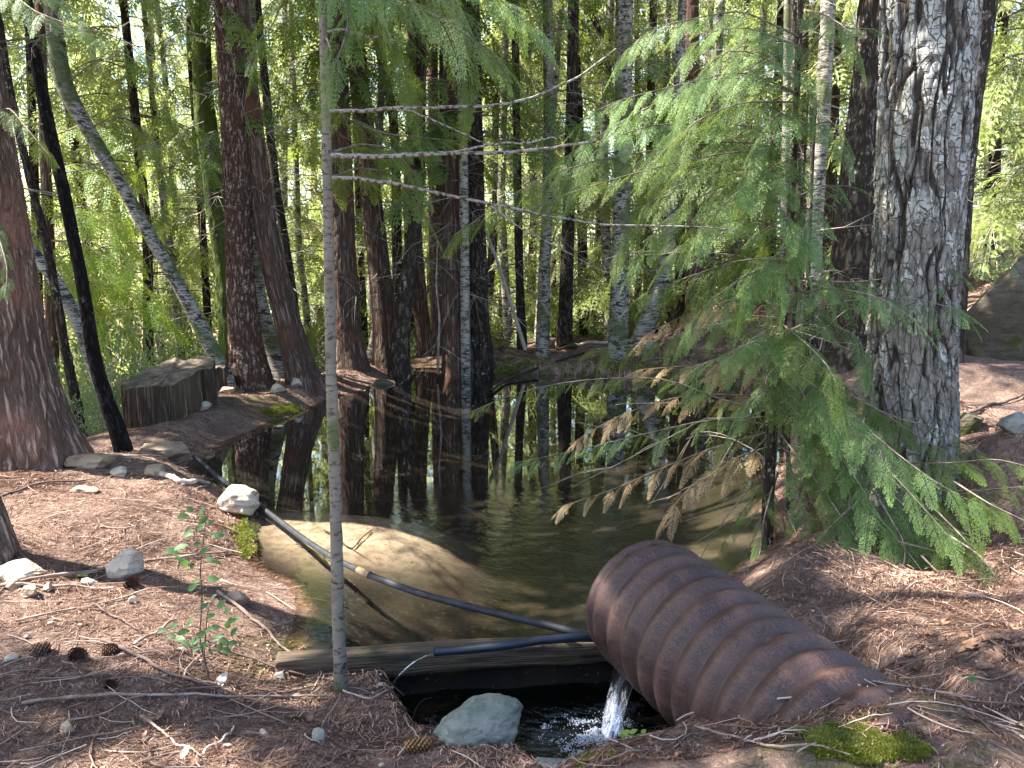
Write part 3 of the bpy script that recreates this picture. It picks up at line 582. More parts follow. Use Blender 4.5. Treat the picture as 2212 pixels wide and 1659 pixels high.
mid = [
 ('a', 'cedar_tree', 'stout red-brown cedar on the far shore just right of the foreground sapling', [(760, 795, 74), (752, 740, 62), (742, 560, 56), (735, 400, 54), (728, 200, 50), (724, 60, 48)], 'cedar_bark', 11.3, 'stout shore cedar', .35, 60, (24, 3.5, 8, .9, 2.1), 16),
 ('b', 'cedar_tree', 'dark cedar leaning slightly left, second of the far-shore cedars', [(838, 785, 64), (830, 680, 50), (812, 520, 46), (792, 320, 42), (768, 110, 40)], 'cedar_bark', 11.8, 'second shore cedar', .35, 60, (24, 3.5, 8, .9, 2.1), 16),
 ('c', 'alder_tree', 'slim dark stem behind the second far-shore cedar, bending left above', [(862, 770, 24), (858, 560, 22), (855, 350, 20), (850, 250, 20), (825, 130, 22)], 'dark_bark', 13.0, 'bent dark stem', .2, 20, None, 22),
 ('d', 'alder_tree', 'pale crooked trunk with a mossy foot between the far-shore cedars', [(862, 790, 46), (868, 700, 38), (880, 600, 34), (895, 500, 30), (905, 400, 26), (908, 250, 22)], 'grey_bark', 11.4, 'crooked pale trunk', .35, 40, None, 14),
 ('d2', 'birch_tree', 'small leaning birch stub at the foot of the second far-shore cedar', [(800, 790, 34), (822, 700, 26), (800, 640, 20), (805, 560, 16)], 'birch_moss', 12.2, 'birch stub', .3, 20, None, 8),
 ('e', 'cedar_tree', 'shaggy brown trunk right of the crooked pale trunk', [(920, 770, 38), (908, 660, 33), (898, 540, 30), (895, 380, 27), (893, 200, 24)], 'cedar_bark', 13.2, 'shaggy trunk', .3, 30, (18, 2.6, 8, .9, 1.9), 18),
 ('f', 'cedar_tree', 'narrow brown trunk just left of the twin dark cedars', [(950, 770, 30), (940, 600, 27), (938, 400, 25), (935, 150, 22)], 'cedar_bark', 13.8, 'narrow brown trunk', .3, 26, (18, 2.6, 8, .9, 1.9), 18),
 ('g', 'cedar_tree', 'left of the twin dark cedars on the far shore', [(988, 768, 68), (984, 700, 58), (979, 500, 54), (972, 300, 50), (975, 0, 46)], 'cedar_bark', 11.7, 'left twin cedar', .3, 60, (26, 3.2, 8, .9, 2.1), 14),
 ('h', 'cedar_tree', 'right of the twin dark cedars on the far shore', [(1032, 762, 66), (1028, 700, 56), (1024, 500, 50), (1020, 300, 46), (1016, 60, 42)], 'dark_bark', 11.9, 'right twin cedar', .3, 60, (26, 3.2, 8, .9, 2.1), 14),
 ('h2', 'birch_tree', 'thin birch rising in front of the twin dark cedars', [(1006, 775, 20), (1003, 500, 20), (1000, 300, 20), (996, 150, 18), (990, 0, 16)], 'birch', 11.45, 'thin twin-side birch', .1, 20, None, 12),
 ('i', 'alder_tree', 'slender dark stem standing alone right of the twin cedars', [(1128, 748, 22), (1122, 600, 18), (1118, 400, 18), (1115, 200, 17), (1112, 0, 16)], 'dark_bark', 13.0, 'lone slender stem', .3, 20, None, 26),
 ('j', 'birch_tree', 'birch with dark foot and white top, first of the centre poles', [(1172, 745, 30), (1176, 600, 25), (1184, 400, 24), (1186, 200, 23), (1183, 0, 22)], 'birch_moss', 12.6, 'first centre pole', .2, 26, None, 18),
 ('j2', 'birch_tree', 'thin birch crossing behind the first centre pole', [(1160, 748, 15), (1180, 420, 14), (1196, 230, 14), (1212, 0, 14)], 'birch', 14.5, 'crossing birch', .1, 16, None, 12),
 ('k', 'alder_tree', 'straight nearly black pole, second of the centre poles', [(1220, 725, 34), (1225, 560, 28), (1230, 400, 26), (1236, 200, 25), (1239, 0, 24)], 'dark_bark', 13.4, 'black centre pole', .2, 26, (18, 3, 8, .9, 1.9), 20),
 ('l', 'alder_tree', 'thin stem slanting left across the top centre', [(1420, 700, 16), (1385, 350, 16), (1355, 210, 15), (1316, 110, 15), (1262, 0, 14)], 'grey_bark', 15.0, 'slanting stem', .1, 16, None, 18),
 ('m', 'birch_tree', 'thick banded birch behind the hanging boughs in the centre', [(1335, 752, 42), (1339, 600, 38), (1344, 400, 37), (1347, 200, 37), (1349, 0, 36)], 'birch_moss', 11.9, 'thick banded birch', .3, 40, None, 14),
 ('n', 'birch_tree', 'short birch leaning right on the far bank', [(1385, 728, 46), (1405, 680, 38), (1428, 620, 32), (1445, 520, 26), (1455, 350, 20)], 'birch', 12.8, 'right-leaning birch', .4, 34, None, 10),
 ('o', 'alder_tree', 'dark stem between the banded birch and the hillside trees', [(1398, 720, 20), (1402, 400, 18), (1406, 200, 17), (1412, 0, 16)], 'dark_bark', 15.5, 'hillside dark stem', .2, 18, (8, 3, 8, .8, 1.8), 22),
 ('p', 'alder_tree', 'grey stem with lichen, first on the hillside', [(1468, 690, 22), (1470, 400, 20), (1474, 200, 19), (1478, 0, 19)], 'grey_bark', 14.5, 'first hillside stem', .2, 20, None, 22),
 ('q', 'cedar_tree', 'dark cedar with drooping boughs on the hillside', [(1500, 680, 36), (1500, 400, 32), (1497, 200, 30), (1495, 0, 28)], 'cedar_bark', 13.8, 'hillside cedar', .2, 34, (18, 2.6, 8, .8, 2.), 14),
 ('r', 'birch_tree', 'thin birch on the hillside right of the hillside cedar', [(1530, 660, 20), (1540, 300, 18), (1556, 50, 17), (1558, -20, 17)], 'birch', 15.0, 'hillside birch', .2, 20, None, 12),
 ('s', 'maple_tree', 'crooked forked grey stem on the hillside', [(1585, 620, 22), (1592, 480, 20), (1625, 370, 19), (1640, 220, 17), (1648, 50, 15)], 'birch_moss', 14.8, 'crooked hillside stem', .2, 20, None, 16),
 ('t', 'birch_tree', 'slim white birch behind the young cedar trunk', [(1692, 620, 18), (1696, 400, 17), (1700, 200, 17), (1702, 0, 16)], 'birch', 12.5, 'slim hillside birch', .2, 20, None, 12),
 ('u', 'cedar_tree', 'brown trunk between the two white birches on the right', [(1722, 640, 28), (1728, 400, 26), (1732, 200, 24), (1736, 0, 24)], 'cedar_bark', 14.2, 'brown hillside trunk', .2, 24, (14, 3, 8, .8, 1.8), 16),
 ('v', 'birch_tree', 'banded birch left of the dark rough trunk', [(1752, 640, 38), (1764, 400, 34), (1777, 250, 32), (1790, 0, 29)], 'birch', 10.8, 'right banded birch', .2, 34, None, 10),
 ('v2', 'alder_tree', 'thin grey stem between banded birch and dark rough trunk', [(1775, 860, 16), (1735, 560, 15), (1722, 330, 14), (1716, 100, 13)], 'grey_bark', 10.2, 'thin grey stem', .2, 16, None, 12),
]
for i, (k, nm, lb, pts, bk, Y, sh, fl, nu, cr, dd) in enumerate(mid):
    T[k] = tree(nm, lb, pts, bk, Y=Y, short=sh, flare=fl, nu=nu, dz=.035, crown=cr, dead=dd, seed=100+i*7, amp=.009 if nu > 30 else .004, fh=.2)

for i, (x_, y_, d_) in enumerate([(-7.2, 3.2, 'nearest'), (-9.4, 8.2, 'middle'), (-6.6, .6, 'rear')]):  # unseen cedars added to carry the shade foliage left of the frame
    rootc = empty('cedar_tree', (x_, y_, hgt(x_, y_)), f'{d_} of the unseen tall cedars added beyond the left edge of the view to carry shade foliage', 'tree', 'unseen cedars added left of the view'); z0_ = hgt(x_, y_)
    Wp = np.array([[x_, y_, z0_-.3, .24], [x_, y_, z0_, .22], [x_+.1, y_, 4, .18], [x_+.15, y_+.1, 9, .12], [x_+.1, y_, 13, .05]]); V, Q, U, fu, C_, z_ = trunk_arrays(Wp, 40, .06, .4, .25, .01, .05, 6, i+300)
    b_ = np.array(rootc.location); mesh_np('trunk', V-b_, [Q], M['cedar_bark'], None, {'fur': fu}, U, True, rootc)
    SHADE_CANOPY.append([x_, y_, rootc, [], (lambda zz, x_=x_, y_=y_: np.array([x_+.1, y_, zz])), b_, 13])
LP3 = np.array([at(*a) for a in [(1900, 1120, 3.4), (1950, 1230, 3.2), (1880, 860, 3.6), (1640, 740, 3.7), (1720, 120, 3.6), (1700, 250, 3.5), (1250, 350, 3.4), (1830, 610, 3.8), (2060, 650, 3.6), (1600, 320, 3.6), (2090, 1010, 3.3), (1400, 280, 3.6), (800, 60, 3.0), (1000, 60, 3.), (1960, 1050, 4.6), (2000, 300, 4.7)]])
def near_lit(P, rad):
    v = P-LP3; t = v@S; return bool((np.linalg.norm(v-t[:, None]*S, axis=1) < rad).any())
LO_ = np.array([[cos(a), sin(a), 0] for a in np.arange(8)*pi/4])
# unseen foliage added for shade: clumps up-sun of shaded ground, given to nearest tree
r = rs(5)
def leafclump(seed, n=170, R=.55, s=.16):
    q = rs(seed); c = nrm(q.normal(size=(n, 3)))*(q.rand(n, 1)**.45)*np.array([R, R, R*.45]); d = nrm(q.normal(size=(n, 3))); e = nrm(np.cross(d, q.normal(size=(n, 3))))
    s_ = s*q.uniform(.6, 1.3, (n, 1)); V = np.stack([c, c+d*s_*.5+e*s_*.33, c+d*s_, c+d*s_*.5-e*s_*.33], 1).reshape(-1, 3)
    return V, np.arange(n*4).reshape(-1, 4), np.repeat(q.rand(n), 4)
CL = [leafclump(i) for i in range(5)]
g = np.mgrid[-6.5:6.5:.52, .2:13.5:.52].reshape(2, -1).T; g = g+r.uniform(-.3, .3, g.shape)
for gx, gy in g:
    t = r.uniform(8.5, 12.5); P = np.array([gx, gy, 0])+S*t
    g_ = P-S*((P[2]-.3)/S[2])-PIPE0; onp = -.3 < g_[0]*PAX[0]+g_[1]*PAX[1] < 1.7 and abs(g_[0]*PAX[1]-g_[1]*PAX[0]) < .5
    if not onp and (lit(P+LO_*.5).any() or lit(P[None])[0]): continue
    if r.rand() < .15 and not onp: continue
    if near_lit(P, .5) and not onp: continue
    if P[1] < 2: continue
    k = min(SHADE_CANOPY, key=lambda c: (c[0]-P[0])**2+(c[1]-P[1])**2+2*max(0, P[2]-c[6])**2); k[3].append(P)
for cx, cyy, root, L, ax, base, top in SHADE_CANOPY:
    if not L: continue
    mb = MB(); L = np.array(L)
    for p in L:
        V, Q, A = CL[r.randint(5)]; sc = r.uniform(.8, 1.35); a = r.uniform(0, 6.28); Rz = np.array([[cos(a), -sin(a), 0], [sin(a), cos(a), 0], [0, 0, 1]])
        mb.add(V@Rz.T*sc+p, Q, 1, A)
    st = np.array([ax(min(top-.3, p[2]-.2-.25*np.hypot(p[0]-cx, p[1]-cyy))) for p in L]); t = np.linspace(0, 1, 5)[None, :, None]
    PP = st[:, None]*(1-t)+L[:, None]*t; PP[..., 2] += .25*np.sin(pi*t[..., 0])
    V, Q, U = tubes(PP, np.linspace(.03, .008, 5)*np.ones((len(L), 1)), 4); mb.add(V, Q, 0, 0., U)
    mb.build('shade_canopy', [M['twig'], M['shade_canopy']], root, smooth=False, off=base)

# ------------------------------------------------------------------ far trees
def far_proto(seed, kind):
    rr = rs(seed); mb = MB(); ax = lambda z: np.array([.12*sin(z*.6+seed), .12*cos(z*.5+seed), z])
    nb = 50
    for i in range(nb):
        z = .4+8.2*rr.rand()**.9; a = rr.uniform(0, 2*pi); L = rr.uniform(.6, 2.1)*(1-.05*z); o = ax(z); d = np.array([cos(a), sin(a), 0])
        P = np.array([o+d*L*t+np.array([0, 0, L*(.15*t-.45*t*t)]) for t in (0, .35, .7, 1)])
        bough_into(mb, P, rr, .62, FR_LO, .2, .15, r0=.014, droop=.5, hang=.5, dt=rr.uniform(-.2, .4))
    V, F_, T_ = [], [], []
    tw = MB(); twigs_into(tw, rr, None, 60, .3, 9, axis=ax, sub=5, rad=.009)
    Wp = [[*ax(z), rad] for z, rad in ((-.6, .1), (0, .09), (3, .075), (7, .06), (13, .03))]
    tv = trunk_arrays(np.array(Wp), 14, .12, .3, .2, .003, .05, 6, seed)
    return mb, tw, tv
protos = []
for i in range(5):
    mb, tw, tv = far_proto(900+i, i)
    c = mb.build('crown', [M['twig'], M['far_leaf']], None, smooth=False)
    d = tw.build('dead_branches', M['dead_twig'], None)
    ms = [mesh_np('trunk', tv[0], [tv[1]], M[b], None, {'fur': tv[3]}, tv[2]) for b in ('grey_bark', 'birch', 'dark_bark')] if i == 0 else None
    if ms: TM = [m.data for m in ms]; [bpy.data.objects.remove(m) for m in ms]
    protos.append((c.data, d.data)); bpy.data.objects.remove(c); bpy.data.objects.remove(d)
LAND.sort(); names = {}
fpx = [(-160, 12), (20, 17), (60, 13), (150, 22), (200, 15), (265, 19), (300, 13.5), (330, 24), (400, 18), (425, 15), (470, 21), (560, 14.5), (605, 18), (655, 15.5), (690, 22), (770, 16), (815, 20), (885, 17), (930, 23), (1052, 16), (1080, 20), (1098, 15), (1145, 18), (1203, 22), (1255, 16), (1285, 20),
       (1310, 15), (1375, 18), (1440, 21), (1455, 16.5), (1520, 18), (1570, 21), (1615, 17), (1665, 19), (1680, 15), (1760, 18), (1800, 14), (1822, 20), (2150, 13), (2190, 17), (2240, 10.5), (2290, 15), (2130, 20)]
kinds = [('grey', 'alder_tree', 'grey trunk'), ('birch', 'birch_tree', 'white birch'), ('dark', 'alder_tree', 'dark trunk')]
far = []
for i, (px, Y) in enumerate(fpx):
    p = at(px, 520, Y); far.append((px, Y, p[0], Y, r.randint(3), r.randint(5), r.uniform(0, 6.28), r.uniform(.85, 1.3), r.uniform(-.05, .05), r.uniform(-.04, .04)))
cntl = {}
for px, Y, x, y, k, c, a, s, tx, ty in far:
    L = [l for l in LAND if l[0] < px]; Rr = [l for l in LAND if l[0] >= px]
    nb = (L[-1][1] if L else None, Rr[0][1] if Rr else None); dist = 'mid-distance' if Y < 16 else ('far' if Y < 20 else 'farthest')
    if nb[0] and nb[1]: s_ = f'seen between the {nb[0]} and the {nb[1]}'
    elif nb[1]: s_ = f'seen at the left edge beside the {nb[1]}'
    else: s_ = f'seen at the right edge beyond the {nb[0]}'
    lb = f'{dist} {kinds[k][2]} {s_}'; cntl.setdefault(lb, []).append((px, Y, x, y, k, c, a, s, tx, ty))
ordn = ['left one', 'right one'];
for lb, L in cntl.items():
    for j, (px, Y, x, y, k, c, a, s, tx, ty) in enumerate(L):
        l2 = lb if len(L) == 1 else lb+', '+['leftmost', 'next right', 'third along', 'fourth along'][j]
        z = hgt(x, y); root = empty(kinds[k][1], (x, y, z), l2, 'tree', 'trees of the woods beyond the pond')
        root.rotation_euler = (tx, ty, a); root.scale = (s, s, s)
        for nm, me in (('trunk', TM[k]), ('crown', protos[c][0]), ('dead_branches', protos[c][1])):
            o = bpy.data.objects.new(nm, me); COL.objects.link(o); o.parent = root
# far woods that read as one mass
rr = rs(71); nc = 1900; per = 95
cx = rr.uniform(-36, 36, nc); cyy = rr.uniform(24, 44, nc); cz = -4+rr.rand(nc)**1.1*16
cx *= cyy/36
c0 = np.stack([cx, cyy, cz], 1); cc = np.repeat(c0, per, 0)+rr.normal(0, 1, (nc*per, 3))*np.array([.75, .6, .42]); n = len(cc)
d = nrm(rr.normal(size=(n, 3))+np.array([0, 0, -.3])); e = nrm(np.cross(d, rr.normal(size=(n, 3)))); s_ = rr.uniform(.1, .24, (n, 1))
V = np.stack([cc, cc+d*s_*.5+e*s_*.3, cc+d*s_, cc+d*s_*.5-e*s_*.3], 1).reshape(-1, 3)
wd = mesh_np('distant_woods', V, [np.arange(n*4).reshape(-1, 4)], M['far_leaf2'], None, {'tint': np.repeat(rr.rand(n), 4)}, None, False)
tag(wd, 'bright yellow green mass of distant woodland behind all the trunks', 'woodland', kind='stuff')

# ------------------------------------------------------------------ culvert pipe
def culvert():
    A = nrm(np.cross(PAX, [0, 0, 1])); B = np.cross(A, PAX)
    Lp = 1.75; ns_, nt_ = 300, 128; s = np.linspace(0, Lp, ns_); th = np.linspace(0, 2*pi, nt_, endpoint=False)
    Sg, Tg = np.meshgrid(s, th, indexing='ij'); pitch = .108; ph = (Sg-.035)/pitch*2*pi
    rib = .0125*(.45*(2*np.abs(np.sin(ph/2))-1.1)+.6*np.sin(ph-pi/2))*ss(.005, .05, Sg)
    dent = -.012*np.exp(-(((Sg-.82)/.04)**2+((Tg-1.3)/.1)**2))
    Rr = PR+rib+dent+.0015*np.sin(3*Tg+Sg*5)+.006*np.sin(2*Tg+.6)*np.exp(-Sg*2)
    edge = .006*(vn(Tg*7, Tg*0, 3)-.5)*(Sg < .01)
    def ring(R): return PIPE0+PAX*(Sg+edge)[..., None]+A*(R*np.cos(Tg))[..., None]+B*(R*np.sin(Tg))[..., None]
    Vo = ring(Rr).reshape(-1, 3); Vi = ring(Rr-.0035).reshape(-1, 3); I = np.arange(ns_*nt_).reshape(ns_, nt_); J = np.roll(I, -1, 1)
    Q = np.stack([I[:-1], I[1:], J[1:], J[:-1]], -1).reshape(-1, 4); n = ns_*nt_
    Qi = Q[:, ::-1]+n; lip = np.stack([I[0], J[0], J[0]+n, I[0]+n], -1)
    m, t, out = mat('rusty_steel'); uv = uvc(t)
    n1 = noise(t, uv, 7., 5., .65); n2 = noise(t, uv, 130., 4., .7); n3 = noise(t, scalev(t, uv, (1, 3, 1)), 16., 4.)
    col = mix(t, mr(t, n1, .35, .65), (.03, .0145, .012), (.078, .042, .034))
    col = mix(t, mth(t, 'MULTIPLY', mr(t, n2, .5, .64), .6), col, (.15, .08, .062))
    col = mix(t, mth(t, 'MULTIPLY', mr(t, n3, .52, .68), .7), col, (.11, .05, .03))
    col = mix(t, mth(t, 'MULTIPLY', mr(t, noise(t, uv, 300., 2.), .63, .7), .45), col, (.3, .24, .22))
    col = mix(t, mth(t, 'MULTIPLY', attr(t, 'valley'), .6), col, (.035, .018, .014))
    b = surf(t, out, col, mr(t, n1, .3, .7, .46, .68), .42, n2, .0022, 1.)
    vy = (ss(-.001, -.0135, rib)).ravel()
    U = np.stack([Sg, Tg*PR], -1).reshape(-1, 2)
    root = empty('culvert_pipe', PIPE0, 'large rusty corrugated steel pipe jutting from the bank over the pond edge', 'pipe')
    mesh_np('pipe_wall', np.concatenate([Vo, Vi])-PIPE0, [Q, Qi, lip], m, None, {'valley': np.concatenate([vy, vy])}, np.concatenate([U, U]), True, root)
    for sg, tg in ((.03, 1.62), (.03, 2.2), (.03, 2.75), (.03, 3.3), (.79, 2.05), (1.3, 1.75), (.03, 1.1)):
        R = PR+.0135*(2*abs(sin((sg-.035)/pitch*pi))**.85-1.1)*float(ss(.005, .05, sg)); N = A*cos(tg)+B*sin(tg); c = PIPE0+PAX*sg+N*(R-.001); v = []
        a1 = nrm(np.cross(N, PAX)); k = 10
        for j, (rr_, hh) in enumerate(((.012, 0), (.011, .004), (.007, .0075), (.001, .009))):
            v += [c+(PAX*cos(x)+a1*sin(x))*rr_+N*hh for x in np.linspace(0, 2*pi, k, endpoint=False)]
        I = np.arange(4*k).reshape(4, k); J = np.roll(I, -1, 1); mesh_np('rivet', np.array(v)-PIPE0, [np.stack([I[:-1], J[:-1], J[1:], I[1:]], -1).reshape(-1, 4)], m, None, {'valley': np.zeros(4*k)}, np.zeros((4*k, 2)), True, root)
    return A, B
PA, PB = culvert()
mouth = PIPE0-PB*PR*1.0       # lowest point of the rim
if PB[2] < 0: mouth = PIPE0+PB*PR
# falling water
def stream_mat():
    m, t, out = mat('falling_water'); uv = uvc(t); a = noise(t, scalev(t, uv, (34, 3, 1)), 1., 3., .5)
    gl = nd(t, 'BsdfGlossy', 0, None, Color=(1, 1, 1), Roughness=.03, Normal=nd(t, 'Bump', 0, None, Height=a, Distance=.012, Strength=1.))
    tr = nd(t, 'BsdfTransparent', 0, None, Color=(.86, .9, .95)); df = nd(t, 'BsdfDiffuse', 0, None, Color=(.75, .8, .88))
    x = nd(t, 'MixShader', 0, None, i0=.22, i1=tr, i2=gl)
    t.links.new(nd(t, 'MixShader', 0, None, i0=mr(t, a, .48, .76, .0, .24), i1=x, i2=df), out.inputs[0]); return m
M['fall'] = stream_mat()
def fall(name, label, P0, v0, z1, w0, w1, th=.012, seed=1, n=36):
    P0 = np.asarray(P0, float); v = np.asarray(v0, float); T_ = sqrt(2*(P0[2]-z1)/9.8+(v[2]/9.8)**2)+v[2]/9.8; tt = np.linspace(0, T_, n); k = 28; V = []; U = []
    side = nrm(np.cross(nrm(np.array([v[0], v[1], 0])+1e-6), [0, 0, 1]))
    fw = nrm(np.cross(side, [0, 0, 1]))
    for i, t_ in enumerate(tt):
        c = P0+v*t_+np.array([0, 0, -4.9*t_*t_]); f = t_/T_; wd = w0+(w1-w0)*f
        for j in range(k):
            a = 2*pi*j/k; rr_ = 1+.35*(float(vn(j*.55, f*2.5, seed))-.5)
            V.append(c+side*cos(a)*wd*.5*rr_+fw*sin(a)*th*(.5+f)*rr_*(1+.8*float(vn(j*1.3, f*4, seed+2)))); U.append((j/k*wd*2, f*.3))
    I = np.arange(n*k).reshape(n, k); J = np.roll(I, -1, 1)
    o = mesh_np(name, np.array(V), [np.stack([I[:-1], J[:-1], J[1:], I[1:]], -1).reshape(-1, 4)], M['fall'], None, None, np.array(U))
    return tag(o, label, 'falling water'), P0+v*T_
fd = -PAX*np.array([1, 1, 0]); fd = nrm(fd)
w0_ = at(1358, 1432, 3.17); w1_ = on(1318, 1588, ZL); tf = sqrt(2*(w0_[2]-ZL)/9.8)
_, land = fall('falling_water', 'clear stream of water pouring out of the rusty pipe into the outlet pool', w0_, (w1_-w0_)*np.array([1, 1, 0])/tf, ZL, .12, .075, .012)
# foam where it lands
def foam(c, R, n, seed, lb):
    q = rs(seed); a = q.uniform(0, 2*pi, n); rad = R*np.sqrt(q.rand(n))**1.25; x = c[0]+np.cos(a)*rad*1.35-.07; y = c[1]+np.sin(a)*rad
    kp = q.rand(n) < np.clip((fbm(x*22, y*22, 6)+.25*(1-rad/R)-.53)*2.2, .015, .6); x = x[kp]; y = y[kp]; n = len(x); s = q.uniform(.001, .0033, n)*(1.2-.5*rad[kp]/R)
    ico = []; ff = []
    th = np.linspace(0, 2*pi, 6, endpoint=False)
    for e, zz in ((1, 0), (.75, .6)): ico += [[cos(t)*e, sin(t)*e, zz] for t in th]
    ico.append([0, 0, 1]); ico = np.array(ico); Q = np.array([[j, (j+1) % 6, 6+(j+1) % 6, 6+j] for j in range(6)]); Tt = np.array([[6+j, 6+(j+1) % 6, 12] for j in range(6)])
    V = (ico[None]*s[:, None, None]+np.stack([x, y, np.full(n, ZL+.001)+q.rand(n)*.012*(rad[kp] < R*.5)], 1)[:, None]).reshape(-1, 3); o = (np.arange(n)*13)[:, None, None]
    m, t, out = mat('foam'); surf(t, out, (.42, .47, .54), .35, .5)
    return tag(mesh_np('foam', V, [(Q[None]+o).reshape(-1, 4), (Tt[None]+o).reshape(-1, 3)], m), lb, 'foam', kind='stuff')
foam(land, .17, 15000, 3, 'white froth of bubbles where the pipe water hits the outlet pool')

# ------------------------------------------------------------------ hoses and timber
M['hose'] = plain_mat('black_hose', (.012, .013, .015), (.03, .032, .038), 18., rough=.6, spec=.25, bump=.001)
M['hose2'] = plain_mat('black_hose_wet', (.008, .012, .02), (.014, .02, .034), 18., rough=.42, spec=.4, bump=.001)
M['brass'] = plain_mat('hose_clamp', (.25, .16, .08), (.4, .28, .15), 40., rough=.4)
def hose_obj(name, label, pts, r_, m, cat='hose', parent=None):
    P = resample([on(x, y, z) for x, y, z in pts], 90, 6)
    V, Q, U = tubes(P, np.full(90, r_), 16); V2, Q2, _ = tubes(P, np.full(90, r_*.72), 16)
    cap = np.stack([np.arange(16), (np.arange(16)+1) % 16, (np.arange(16)+1) % 16+len(V), np.arange(16)+len(V)], -1)
    o = mesh_np(name, np.concatenate([V, V2]), [Q, Q2[:, ::-1]+len(V), cap, cap[:, ::-1]+89*16], m, None, None, np.concatenate([U, U]))
    return tag(o, label, cat), P
h1, HP = hose_obj('hose', 'long black hose crossing the pond from the left bank to behind the rusty pipe', [(420, 985, -.13), (470, 1030, -.13), (545, 1082, -.12), (600, 1122, -.12), (650, 1160, -.11), (710, 1200, -.09), (783, 1237, -.07), (900, 1281, -.05), (1040, 1318, -.04), (1160, 1345, -.035), (1290, 1378, -.04), (1345, 1398, -.05)], .0175, M['hose'])
ci = int(np.argmin(np.abs(proj(HP)[0]-783)))
V, Q, U = tubes(HP[ci-1:ci+2], np.full(3, .0205), 16); mesh_np('coupling', V, [Q], M['brass'], None, None, U, True, h1)
h2, HP2 = hose_obj('hose', 'short wet black hose end dribbling water over the timber', [(938, 1408, -.045), (1000, 1404, -.035), (1080, 1396, -.02), (1160, 1384, -.01), (1240, 1377, -.015), (1345, 1378, -.04)], .019, M['hose2'])
hd = nrm(HP2[0]-HP2[4])
fall('falling_water', 'thin trickle of water spilling from the open hose end', HP2[0]-np.array([0, 0, .012]), hd*1.15, -.2, .013, .007, .003, 5, 18)

def timber():
    n, k = 140, 40; x = np.linspace(0, 1, n); a = np.linspace(0, 2*pi, k, endpoint=False)
    P0 = PL0-pdir*.28; L = 2.02; c_, s_ = np.cos(a), np.sin(a); sq = 1/np.maximum(np.abs(c_), np.abs(s_))**.82
    X, A_ = np.meshgrid(x, a, indexing='ij'); hw, hh = .045, .066-.02*X
    yy = c_*sq*hw; zz = np.broadcast_to((s_*sq), X.shape)*hh; yy = np.broadcast_to(yy, X.shape)
    gr = (fbm(X*5, A_*5.5, 3)-.5)*.03+(fbm(X*14, A_*14, 8)-.5)*.012
    low = (zz < -.02)*(fbm(X*9, A_*0, 4)-.5)*.03
    V = P0+pdir*(X*L)[..., None]+np.array([-pdir[1], pdir[0], 0])*(yy*(1+gr*6)+.062)[..., None]+np.array([0, 0, 1])*(zz*(1+gr*5)+low-.058+.003)[..., None]
    V[..., 2] += .01*np.sin(X*5)
    I = np.arange(n*k).reshape(n, k); J = np.roll(I, -1, 1); Q = np.stack([I[:-1], I[1:], J[1:], J[:-1]], -1).reshape(-1, 4)
    V = V.reshape(-1, 3); c0 = len(V); V = np.vstack([V, V[:k].mean(0), V[-k:].mean(0)])
    T1 = np.array([[j, (j+1) % k, c0] for j in range(k)]); T2 = np.array([[(j+1) % k+(n-1)*k, j+(n-1)*k, c0+1] for j in range(k)])
    U = np.stack([X*L, A_*.08], -1).reshape(-1, 2); U = np.vstack([U, [0, 0], [L, 0]])
    m, t, out = mat('weathered_timber'); uv = uvc(t); g1 = noise(t, scalev(t, uv, (3, 70, 1)), 1., 5., .6); g2 = noise(t, scalev(t, uv, (9, 22, 1)), 1., 4.); kn = noise(t, scalev(t, uv, (6, 12, 1)), 1., 2.)
    col = mix(t, mr(t, g1, .35, .65), (.034, .023, .015), (.13, .09, .06)); col = mix(t, mr(t, kn, .66, .72), col, (.02, .014, .01))
    col = mix(t, mth(t, 'MULTIPLY', mr(t, g2, .5, .65), .5), col, (.07, .075, .03)); surf(t, out, col, .7, .3, mth(t, 'ADD', g1, g2), .014, 1.)
    tag(mesh_np('timber_beam', V, [Q, T1, T2], m, None, None, U), 'weathered grooved timber damming the near edge of the pond', 'timber')
timber()

# ------------------------------------------------------------------ rocks
def rock_mat(name, a, b, c, moss=0.):
    m, t, out = mat(name); g = objc(t); n1 = noise(t, g, 4., 6., .65); n2 = noise(t, scalev(t, g, (1, 1, 4)), 9., 5., .6); n3 = noise(t, g, 60., 3.)
    col = mix(t, mr(t, n1, .35, .65), a, b); col = mix(t, mth(t, 'MULTIPLY', mr(t, n2, .5, .62), .7), col, c); col = mix(t, mth(t, 'MULTIPLY', mr(t, n3, .6, .68), .5), col, (a[0]*.4, a[1]*.4, a[2]*.4))
    if moss: col = mix(t, mr(t, noise(t, g, 2.6, 4.), .64-moss*.3, .7-moss*.3), col, (.055, .062, .018))
    surf(t, out, col, .85, .25, mth(t, 'ADD', n2, mth(t, 'MULTIPLY', n3, .3)), .012, .9); return m
M['rock'] = rock_mat('pale_rock', (.34, .28, .21), (.48, .41, .32), (.22, .17, .12))
M['rock_green'] = rock_mat('grey_green_rock', (.12, .14, .115), (.2, .21, .18), (.08, .1, .08))
M['rock_tan'] = rock_mat('tan_rock', (.24, .17, .11), (.34, .25, .17), (.15, .11, .08))
M['rock_blue'] = rock_mat('bluish_rock', (.14, .15, .13), (.24, .24, .21), (.1, .105, .09))
M['rock_moss'] = rock_mat('mossy_rock', (.07, .06, .042), (.12, .1, .07), (.05, .042, .03), moss=.35)
M['rock_wet'] = rock_mat('wet_rock', (.04, .04, .035), (.09, .085, .07), (.03, .035, .025), moss=.3)
def ico(n=4):
    import bmesh
    b = bmesh.new(); bmesh.ops.create_icosphere(b, subdivisions=n, radius=1); V = np.array([v.co[:] for v in b.verts]); Fc = np.array([[v.index for v in f.verts] for f in b.faces]); b.free(); return V, Fc
ICO = {k: ico(k) for k in (3, 4, 5)}
